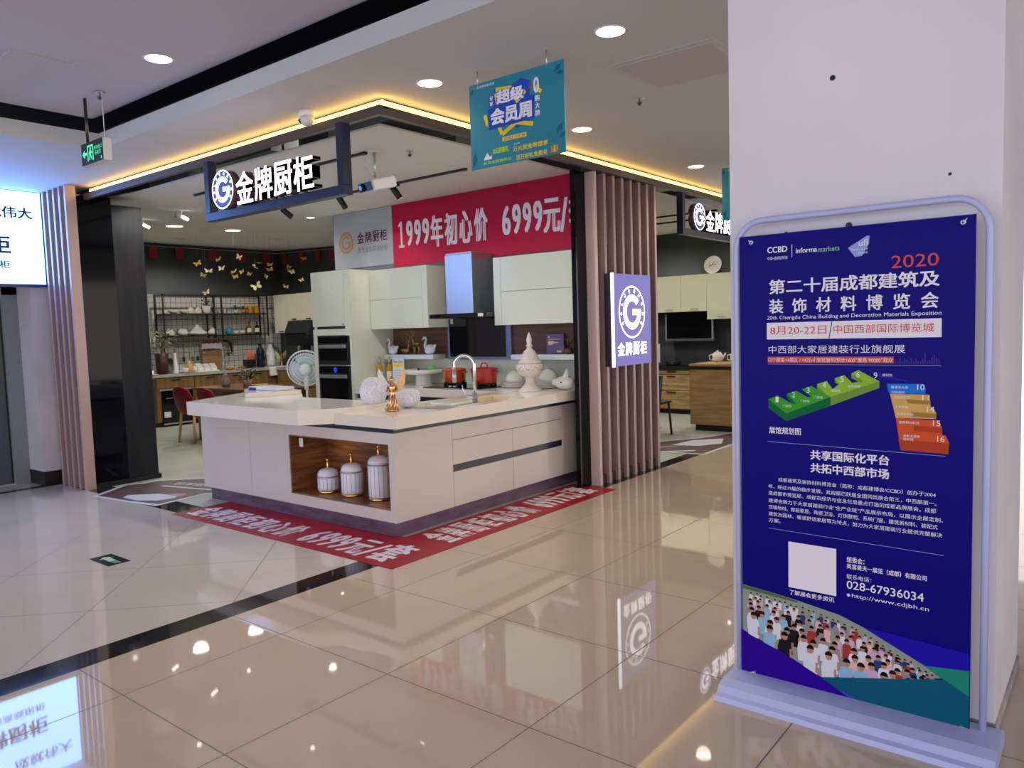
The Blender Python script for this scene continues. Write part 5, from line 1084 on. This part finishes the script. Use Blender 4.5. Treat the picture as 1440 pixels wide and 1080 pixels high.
r = thing('cup_and_saucer', 'white cup on a grey saucer in front of the frying pan', 'cup', (5.56, 9.58, ZT)); MB().lathe([(.07, 0), (.13, .015), (.125, .016), (.001, .006)], (5.56, 9.58, ZT), GREYTOP, 24).build('saucer', r); MB().lathe([(.03, 0), (.05, .03), (.055, .08), (.05, .08), (.001, .03)], (5.56, 9.58, ZT+.008), WHITE, 18).build('cup', r)
r = thing('candle', 'short white pillar candle next to the wooden pear ornament', 'candle', (5.72, 9.55, ZT)); MB().lathe([(.03, 0), (.03, .11), (.001, .11)], (5.72, 9.55, ZT), WHITE, 16).build('wax', r); MB().cyl((5.72, 9.55, ZT+.11), (5.72, 9.55, ZT+.125), .002, BLK, 5).build('wick', r)
r = thing('wooden_ornament', 'cone shaped pale wooden ornament between candle and white canisters', 'ornament', (5.74, 9.78, ZT)); MB().lathe([(.05, 0), (.062, .03), (.055, .10), (.03, .17), (.012, .21), (.001, .215)], (5.74, 9.78, ZT), mat('pale_pine', '#c99a62', .5), 22).build('body', r)
r = thing('canister_tray', 'white tray carrying three sloped white spice boxes', 'tray', (6.0, 9.66, ZT)); unit(r, 'tray', (5.78, 9.57, ZT), (6.20, 9.75, ZT+.018), WHITE, .004)
for k, lab in enumerate(('white sloped spice box nearest the wooden cone', 'white sloped spice box in the middle of the tray', 'white sloped spice box nearest the cutting board')):
    x = 5.86+.13*k; r = thing('spice_box', lab, 'box', (x, 9.66, ZT+.018), 'spice boxes on the white tray'); m_ = MB(); m_.prism([(9.60, ZT+.019), (9.73, ZT+.019), (9.73, ZT+.13), (9.69, ZT+.14), (9.60, ZT+.07)], 0, x-.05, x+.05, WHITE); m_.build('box_body', r); unit(r, 'lid', (x-.045, 9.69, ZT+.135), (x+.045, 9.73, ZT+.15), (WHITE, SMOKE, SMOKE)[k])
r = thing('cutting_board', 'large brown cutting board leaning on the tiled wall', 'cutting board', (6.33, 10.0, ZT)); m_ = MB(); m_.prism([(9.98, ZT), (10.0, ZT), (10.06, ZT+.37), (10.04, ZT+.37)], 0, 6.13, 6.54, noise_mat('board_brown', '#86653f', '#7a5a36', 4, .5, (8, 1, 1))); m_.build('board', r); MB().lathe([(.016, 0), (.016, .003)], (6.18, 10.03, ZT+.33), STEEL, 14, (0, -1, .16)).build('hole_ring', r)
r = thing('moka_pot', 'small shiny steel moka pot before the cutting board', 'pot', (6.31, 9.62, ZT)); MB().lathe([(.05, 0), (.035, .07), (.048, .14), (.03, .16), (.001, .175)], (6.31, 9.62, ZT), STEEL, 10).build('body', r); MB().tube([(6.35, 9.61, ZT+.15), (6.40, 9.60, ZT+.13), (6.39, 9.60, ZT+.07)], .008, BLK, 6).build('handle', r)
for k, (x, col, lab) in enumerate(((6.47, '#c88a20', 'mango yellow fruit slice dish before the cutting board'), (6.70, '#b03a24', 'red fruit dish right of the yellow one'))):
    r = thing('fruit_dish', lab, 'dish', (x, 9.66, ZT)); MB().lathe([(.05, 0), (.10, .012), (.001, .008)], (x, 9.66, ZT), WHITE if k else OAKL, 22).build('dish', r); m_ = MB()
    for q in range(5): m_.ell((x-.05+.025*q, 9.66+.02*(q % 2), ZT+.03), (.028, .025, .02), mat('fruit_%d' % k, col, .4))
    m_.build('fruit', r)
r = thing('knife_block', 'dark knife block with orange handles on the rear worktop', 'knife block', (7.0, 9.82, ZT)); unit(r, 'block', (6.90, 9.78, ZT), (7.10, 9.92, ZT+.16), BLK, .006)
for k in range(6): MB().cyl((6.925+.03*k, 9.80+.02*(k % 2), ZT+.07), (6.915+.03*k, 9.775, ZT+.28+.03*((k*2) % 3)), .011, mat('handle_orange', '#d0681c', .4), 8).build('knife_handle', r)
r = thing('tall_bottle_vase', 'tall dark navy bottle vase beside the knife block', 'vase', (7.22, 9.80, ZT)); MB().lathe([(.07, 0), (.082, .02), (.082, .30), (.05, .37), (.032, .40), (.03, .44), (.036, .45)], (7.22, 9.80, ZT), mat('navy_ceramic', '#141a2c', .12), 24).build('body', r)
r = thing('figure_vase', 'tall white sculpted vase right of the dark navy one', 'vase', (7.43, 9.78, ZT)); MB().lathe([(.075, 0), (.085, .03), (.088, .22), (.06, .34), (.03, .39), (.03, .42), (.001, .425)], (7.43, 9.78, ZT+.008), noise_mat('white_relief', '#eceae6', '#c8c6c2', 18, .4, bump=1.0), 24).build('body', r)
r = thing('angel_ornament', 'small golden winged angel ornament beside the white sculpted vase', 'ornament', (7.64, 9.72, ZT)); c = V3((7.64, 9.72, ZT)); MB().lathe([(.06, 0), (.05, .02), (.03, .10), (.035, .17), (.02, .21), (.022, .235), (.001, .26)], c, GOLD, 18).build('robed_figure', r)
for s in (-1, 1): m_ = MB(); m_.prism([(c.x+s*a, c.z+b_) for a, b_ in ((.02, .18), (.07, .26), (.12, .30), (.13, .24), (.10, .16), (.05, .12))], 1, 9.735, 9.75, BFL); m_.build('wing', r)
# corner cabinets on the side wall
r = thing('wall_cabinet', 'ivory wall cabinet with black handles in the dark rear corner', 'cabinet', (7.7, 9.1, 1.55)); IV = mat('ivory_panel', '#cfc6b2', .35); unit(r, 'carcass', (7.56, 8.45, 1.55), (7.895, 9.75, 2.29), IV)
for a, b_ in ((8.455, 8.88), (8.885, 9.32), (9.325, 9.745)):
    d = unit(r, 'door', (7.54, a, 1.55 if a > 9 else 1.78), (7.56, b_, 2.29), IV, .004); MB().box((7.525, (a+b_)/2-.07, (1.57 if a > 9 else 1.80)), (7.54, (a+b_)/2+.07, (1.585 if a > 9 else 1.815)), BLK).build('handle', d)
r = thing('range_hood', 'dark slanted range hood below the ivory wall cabinet', 'range hood', (7.7, 8.9, 1.5)); m_ = MB(); m_.prism([(7.895, 1.50), (7.40, 1.50), (7.40, 1.55), (7.50, 1.77), (7.535, 1.77), (7.535, 1.545), (7.895, 1.545)], 1, 8.5, 9.25, mat('hood_dark', '#2e3032', .3, metal=.4)); m_.build('hood_body', r); MB().box((7.395, 8.6, 1.51), (7.40, 9.15, 1.54), BLKG).build('control_strip', r)
r = thing('base_cabinet', 'oak base cabinet with grey top under the dark range hood', 'cabinet', (7.6, 8.8, 0)); unit(r, 'carcass', (7.30, 8.2, .08), (7.89, 9.39, .85), OAK); unit(r, 'top', (7.27, 8.18, .85), (7.893, 9.395, .90), GREYTOP); unit(r, 'plinth', (7.34, 8.22, 0), (7.88, 9.38, .08), BLK)
r = thing('spice_rack', 'small steel spice rack with jars on the dark splashback', 'rack', (7.85, 9.1, 1.15)); unit(r, 'shelf', (7.78, 8.6, 1.15), (7.893, 9.5, 1.16), STEEL)
for k in range(6): MB().lathe([(.03, 0), (.032, .10), (.028, .11), (.028, .13)], (7.83, 8.7+.14*k, 1.161), (SMOKE, mat('dark_red_jar', '#4a1c1c', .3), GREYTOP)[k % 3], 14).build('spice_jar', r)
# dining table, chairs and fan
r = thing('dining_table', 'brown wooden dining table behind the white counter', 'table', (5.15, 6.95, 0)); unit(r, 'tabletop', (4.72, 6.0, .715), (5.62, 7.9, .755), OAKTOP, .006); unit(r, 'apron', (4.80, 6.08, .64), (5.54, 7.82, .715), OAKTOP)
for x in (4.80, 5.48):
    for y in (6.08, 7.76): MB().box((x, y, 0), (x+.06, y+.06, .64), OAKTOP, .004).build('leg', r)
CHR = mat('crimson_shell', '#74101f', .5, spec=.25); CHL = mat('beech_leg', '#c49a5c', .45)
def chair(x, y, rz, label):
    r = thing('shell_chair', label, 'chair', (0, 0, 0), 'red shell chairs at the dining table')
    m_ = MB(); g = []
    for i in range(9):
        t = i/8; row = []
        for k in range(9):
            w = (k-4)/4
            if t < .5: q = t/.5; u, v = .22-.40*q, .455-.015*math.sin(q*PI)+.02*(1-q)**2*0; hw = .215+.01*q
            else: q = (t-.5)/.5; u, v = -.18-.075*q-.03*math.sin(q*PI/2), .455+.37*q; hw = .225-.055*q**2
            row.append(V3((u+.035*w*w*(1 if t > .4 else .2), hw*w, v+.03*w*w*(1-t)+(-.05*w*w*q if t > .75 else 0))))
        g.append(row)
    def grid(off):
        return [[m_.bm.verts.new(p+V3((-off*(1 if i > 4 else .3), 0, -off*(.3 if i > 4 else 1)))) for p in row] for i, row in enumerate(g)]
    A, B = grid(0), grid(.014); fs = []
    for i in range(8):
        for k in range(8): fs.append(m_.bm.faces.new((A[i][k], A[i][k+1], A[i+1][k+1], A[i+1][k]))); fs.append(m_.bm.faces.new((B[i][k], B[i+1][k], B[i+1][k+1], B[i][k+1])))
    for i in range(8):
        fs.append(m_.bm.faces.new((A[i][0], A[i+1][0], B[i+1][0], B[i][0]))); fs.append(m_.bm.faces.new((A[i][8], B[i][8], B[i+1][8], A[i+1][8])))
    for k in range(8): fs.append(m_.bm.faces.new((A[0][k], B[0][k], B[0][k+1], A[0][k+1]))); fs.append(m_.bm.faces.new((A[8][k], A[8][k+1], B[8][k+1], B[8][k])))
    bmesh.ops.recalc_face_normals(m_.bm, faces=fs); m_.faces(fs, CHR, True); m_.build('seat_shell', r)
    for sx, sy in ((1, 1), (1, -1), (-1, 1), (-1, -1)): MB().tube([(sx*.15-.01, sy*.14, .445), (sx*.185-.01, sy*.175, 0)], [.022, .017], CHL, 12).build('leg', r)
    m_ = MB()
    for sy in (1, -1): m_.box((-.16, sy*.145-.012, .405), (.14, sy*.145+.012, .432), CHL)
    m_.box((-.02, -.15, .405), (.02, .15, .432), CHL); m_.build('seat_frame', r)
    r.location = (x, y, 0); r.rotation_euler = (0, 0, rz); return r
chair(4.46, 7.30, .15, 'red shell chair with beech legs nearest the black oven'); chair(4.48, 6.68, .1, 'red shell chair with beech legs half hidden behind the white bar slab')
pothead(5.12, 7.0, .757, .07, .10, mat('pale_clay_pot', '#b89c88', .6), 'small leafy plant in a pale clay pot on the dining table', .13, .16, LEAFD, 70, .07)
r = thing('glass_jar', 'clear glass jar beside the plant on the dining table', 'jar', (4.90, 7.22, .757)); GLS = mat('clear_glass', '#e8eef0', .03, trans=.9); MB().lathe([(.05, 0), (.06, .02), (.06, .12), (.035, .16), (.035, .19), (.031, .19), (.03, .16), (.055, .12), (.055, .02), (.001, .008)], (4.90, 7.22, .757), GLS, 22, caps=False).build('body', r); MB().lathe([(.033, .19), (.03, .20), (.008, .205), (.012, .225), (.001, .23)], (4.90, 7.22, .757), STEEL, 16).build('stopper', r)
for x, y, m, lab in ((5.35, 7.05, mat('mustard_plate', '#b08a24', .3), 'mustard yellow plate on the dining table'), (5.42, 6.62, mat('brown_glaze', '#7a4a30', .1), 'glossy brown plate nearest the fan on the dining table')):
    r = thing('dinner_plate', lab, 'plate', (x, y, .757)); MB().lathe([(.09, 0), (.15, .012), (.148, .014), (.09, .005), (.001, .004)], (x, y, .757), m, 32).build('plate', r)
# pedestal fan
r = thing('pedestal_fan', 'white pedestal fan seen from behind beside the oven cabinet', 'fan', (4.44, 4.62, 0)); c = V3((4.46, 4.66, 1.09)); ax = V3((.62, .75, .12)).normalized(); Q = V3((0, 0, 1)).rotation_difference(ax); FAN = mat('fan_plastic', '#dfe5ea', .35); BLADE = mat('fan_blade_blue', '#c4d8e4', .2, alpha=.7)
MB().lathe([(.17, 0), (.165, .02), (.05, .035), (.03, .05)], (4.44, 4.62, 0), FAN, 32).build('base', r); MB().cyl((4.44, 4.62, .04), (4.44, 4.62, .86), .014, FAN, 14).build('pole', r)
m_ = MB(); m_.tube([(4.44, 4.62, .83), (4.44, 4.62, .95), (4.44, 4.62, 1.05)], [.024, .036, .022], FAN, 14); m_.build('neck', r)
m_ = MB(); m_.lathe([(.02, -.13), (.055, -.12), (.072, -.07), (.068, -.01), (.03, .02)], c, FAN, 26, ax); m_.build('motor_housing', r)
m_ = MB()
for rad, off in ((.225, .05), (.218, .02), (.19, -.0), (.15, -.015), (.11, -.02), (.222, .08), (.18, .105), (.12, .12)): m_.tube([c+Q @ V3((rad*math.cos(2*PI*k/36), rad*math.sin(2*PI*k/36), off)) for k in range(36)], .0035 if rad < .22 else .006, FAN, 5, True)
for k in range(40):
    a = 2*PI*k/40; m_.tube([c+Q @ V3((q*math.cos(a+t), q*math.sin(a+t), z)) for q, z, t in ((.065, -.02, 0), (.14, -.015, .12), (.2, .005, .2), (.225, .05, .22), (.21, .09, .2), (.12, .12, .1), (.05, .125, 0))], .0016, FAN, 4)
m_.build('cage', r)
for k in range(3):
    m_ = MB(); a0 = 2*PI*k/3; rows = []
    for i in range(7):
        q = .04+.155*i/6; wd = 1.25-.4*abs(i/6-.55)
        rows.append([m_.bm.verts.new(c+Q @ V3((q*math.cos(a0+wd*(t-.5)*1.6), q*math.sin(a0+wd*(t-.5)*1.6), .03+.045*t))) for t in (0, .25, .5, .75, 1)])
    fs = [m_.bm.faces.new((A[t], A[t+1], B[t+1], B[t])) for A, B in zip(rows, rows[1:]) for t in range(4)]; m_.faces(fs, BLADE, True); m_.build('blade', r)
MB().lathe([(.045, .02), (.045, .06), (.02, .075), (.001, .08)], c, FAN, 20, ax).build('hub', r)
# ================================================================ right-hand kitchen
CRW = mat('cream_matt_cabinet', '#dbd8ba', .35)
for k, (a, b_, z0, lab) in enumerate(((2.365, 2.80, 1.70, 'cream wall cabinet nearest the slat column in the right kitchen'), (1.91, 2.36, 1.70, 'cream wall cabinet in the middle of the right kitchen, above the screen'), (1.45, 1.905, 1.565, 'taller cream wall cabinet below the round plate'), (.98, 1.445, 1.565, 'taller cream wall cabinet behind the white pillar'), (2.805, 3.25, 1.70, 'cream wall cabinet hidden behind the slat column'))):
    r = thing('wall_cabinet', lab, 'cabinet', (10.4, (a+b_)/2, z0), 'cream wall cabinets of the right kitchen'); unit(r, 'carcass', (10.22, a, z0), (10.595, b_, 2.28), CRW); d = unit(r, 'door', (10.20, a+.003, z0-.01), (10.22, b_-.003, 2.28), CRW)
    m_ = MB(); y = (a+b_)/2-.02; m_.tube([(10.20, y-.06, z0+.03), (10.175, y-.06, z0+.03), (10.175, y+.06, z0+.03), (10.20, y+.06, z0+.03)], .006, STEEL, 6); m_.build('handle', d)
r = thing('decorative_plate', 'round white plate with a grey branch design leaning on the cream wall cabinet', 'plate', (10.45, 1.91, 2.285)); Rr = (-.97, 0, .24)
MB().lathe([(.15, 0), (.148, .012), (.10, .006), (.001, .006)], (10.46, 1.91, 2.435), WHITE, 36, Rr).build('plate', r); m_ = MB(); fr = (V3((10.451, 1.91, 2.435))+V3(Rr)*.01, V3((0, -1, 0)), V3((.24, 0, .97)), V3(Rr).normalized())
for a, b_ in (((-.06, -.04), (0, .0)), ((0, 0), (.03, .05)), ((0, 0), (.07, .0)), ((-.03, -.02), (-.05, .02))):
    m_.tube([fr[0]+fr[1]*a[0]+fr[2]*a[1], fr[0]+fr[1]*b_[0]+fr[2]*b_[1]], .004, SMOKE, 5)
m_.build('branch_design', r)
r = thing('range_hood_screen', 'wide black glass hood panel with a steel lower edge in the right kitchen', 'range hood', (10.4, 2.3, 1.2)); unit(r, 'glass', (10.36, 1.90, 1.25), (10.40, 2.70, 1.66), BLKG); unit(r, 'lower_edge', (10.355, 1.86, 1.21), (10.40, 2.74, 1.245), mat('grey_edge', '#6c7076', .3, metal=.6)); unit(r, 'side_edge', (10.355, 2.70, 1.245), (10.40, 2.73, 1.66), STEEL); unit(r, 'side_edge', (10.355, 1.87, 1.245), (10.40, 1.90, 1.66), STEEL); unit(r, 'hood_body', (10.40, 1.88, 1.62), (10.595, 2.72, 1.695), BLK)
r = thing('base_cabinet', 'pale oak drawer cabinet with dark top below the black glass hood', 'cabinet', (10.4, 2.3, 0)); unit(r, 'carcass', (10.22, 1.3, .08), (10.59, 3.3, .74), OAKL); unit(r, 'plinth', (10.26, 1.3, 0), (10.58, 3.3, .08), BLK); unit(r, 'top', (10.17, 1.28, .74), (10.592, 3.3, .80), BLK)
for a, b_ in ((2.22, 2.88), (1.50, 2.214)):
    for z0, z1 in ((.665, .735), (.40, .655), (.09, .39)):
        d = unit(r, 'drawer', (10.20, a, z0), (10.22, b_, z1), OAKL); y = (a+b_)/2; MB().box((10.185, y-.08, z1-.035), (10.20, y+.08, z1-.02), SMOKE).build('handle', d)
r = thing('gas_stove', 'black gas stove on the dark worktop of the right kitchen', 'stove', (10.4, 2.4, .80)); unit(r, 'plate', (10.2, 1.85, .801), (10.5, 2.85, .81), BLKG)
for y in (2.58, 2.08):
    m_ = MB(); m_.lathe([(.10, 0), (.10, .02), (.05, .04), (.001, .04)], (10.33, y, .811), BLK, 20); m_.tube([(10.33+.12*math.cos(2*PI*k/20), y+.12*math.sin(2*PI*k/20), .86) for k in range(20)], .012, BLK, 6, True)
    for k in range(4): a = PI/2*k; m_.box((10.33+.12*math.cos(a)-.012, y+.12*math.sin(a)-.012, .811), (10.33+.12*math.cos(a)+.012, y+.12*math.sin(a)+.012, .862), BLK)
    m_.build('burner', r)
r = thing('kitchen_island', 'brown oak island with a dark edged top between slat column and white pillar', 'cabinet', (8.9, 1.0, 0)); unit(r, 'body', (8.56, -.1, .085), (9.2, 1.43, .86), OAKD); unit(r, 'plinth', (8.60, -.08, 0), (9.16, 1.37, .085), BLK); unit(r, 'dark_edge', (8.55, -.12, .862), (9.3, 1.44, .905), mat('dark_edge_brown', '#241812', .4)); unit(r, 'wood_top', (8.55, -.12, .906), (9.3, 1.44, .935), OAKD)
for (x, y), lab in (((9.12, 1.26), 'white lidded teapot on the oak island in the right kitchen'), ((9.10, .98), 'white teapot cut off by the white pillar on the oak island')):
    r = thing('teapot', lab, 'teapot', (x, y, .936), 'white teapots on the oak island'); c = (x, y, .936); MB().lathe([(.05, 0), (.075, .03), (.075, .10), (.055, .13)], c, WHITE, 24).build('body', r); MB().lathe([(.055, .13), (.04, .145), (.01, .15), (.014, .165), (.001, .17)], c, WHITE, 20).build('lid', r)
    MB().tube([(x, y+.065, .96), (x, y+.12, .97), (x, y+.125, 1.03), (x, y+.065, 1.05)], .008, WHITE, 8).build('handle', r); MB().tube([(x, y-.06, .97), (x, y-.10, 1.02), (x, y-.125, 1.065)], [.02, .014, .01], WHITE, 8).build('spout', r)
r = thing('folding_chair', 'black slim chair partly hidden behind the slat column', 'chair', (7.75, 1.55, 0))
for y in (1.47, 1.80): MB().tube([(7.62, y, 0), (7.72, y, .45), (7.80, y, .82)], .016, BLK, 8).build('leg', r); MB().tube([(8.06, y, 0), (7.98, y, .45)], .016, BLK, 8).build('leg', r)
unit(r, 'seat', (7.68, 1.46, .44), (8.06, 1.81, .465), BLK, .006); m_ = MB(); m_.prism([(7.755, .58), (7.80, .82), (7.815, .82), (7.77, .58)], 1, 1.46, 1.81, BLK); m_.build('backrest', r)
r = thing('paper_notice', 'white upright notice edge showing beside the slat column', 'notice', (8.5, 2.0, .95)); unit(r, 'sheet', (8.495, 1.855, .955), (8.5, 2.15, 1.225), PLASTW); unit(r, 'stand', (8.49, 2.0, .0), (8.51, 2.02, .955), STEEL); unit(r, 'foot', (8.40, 1.9, 0), (8.6, 2.12, .012), STEEL)
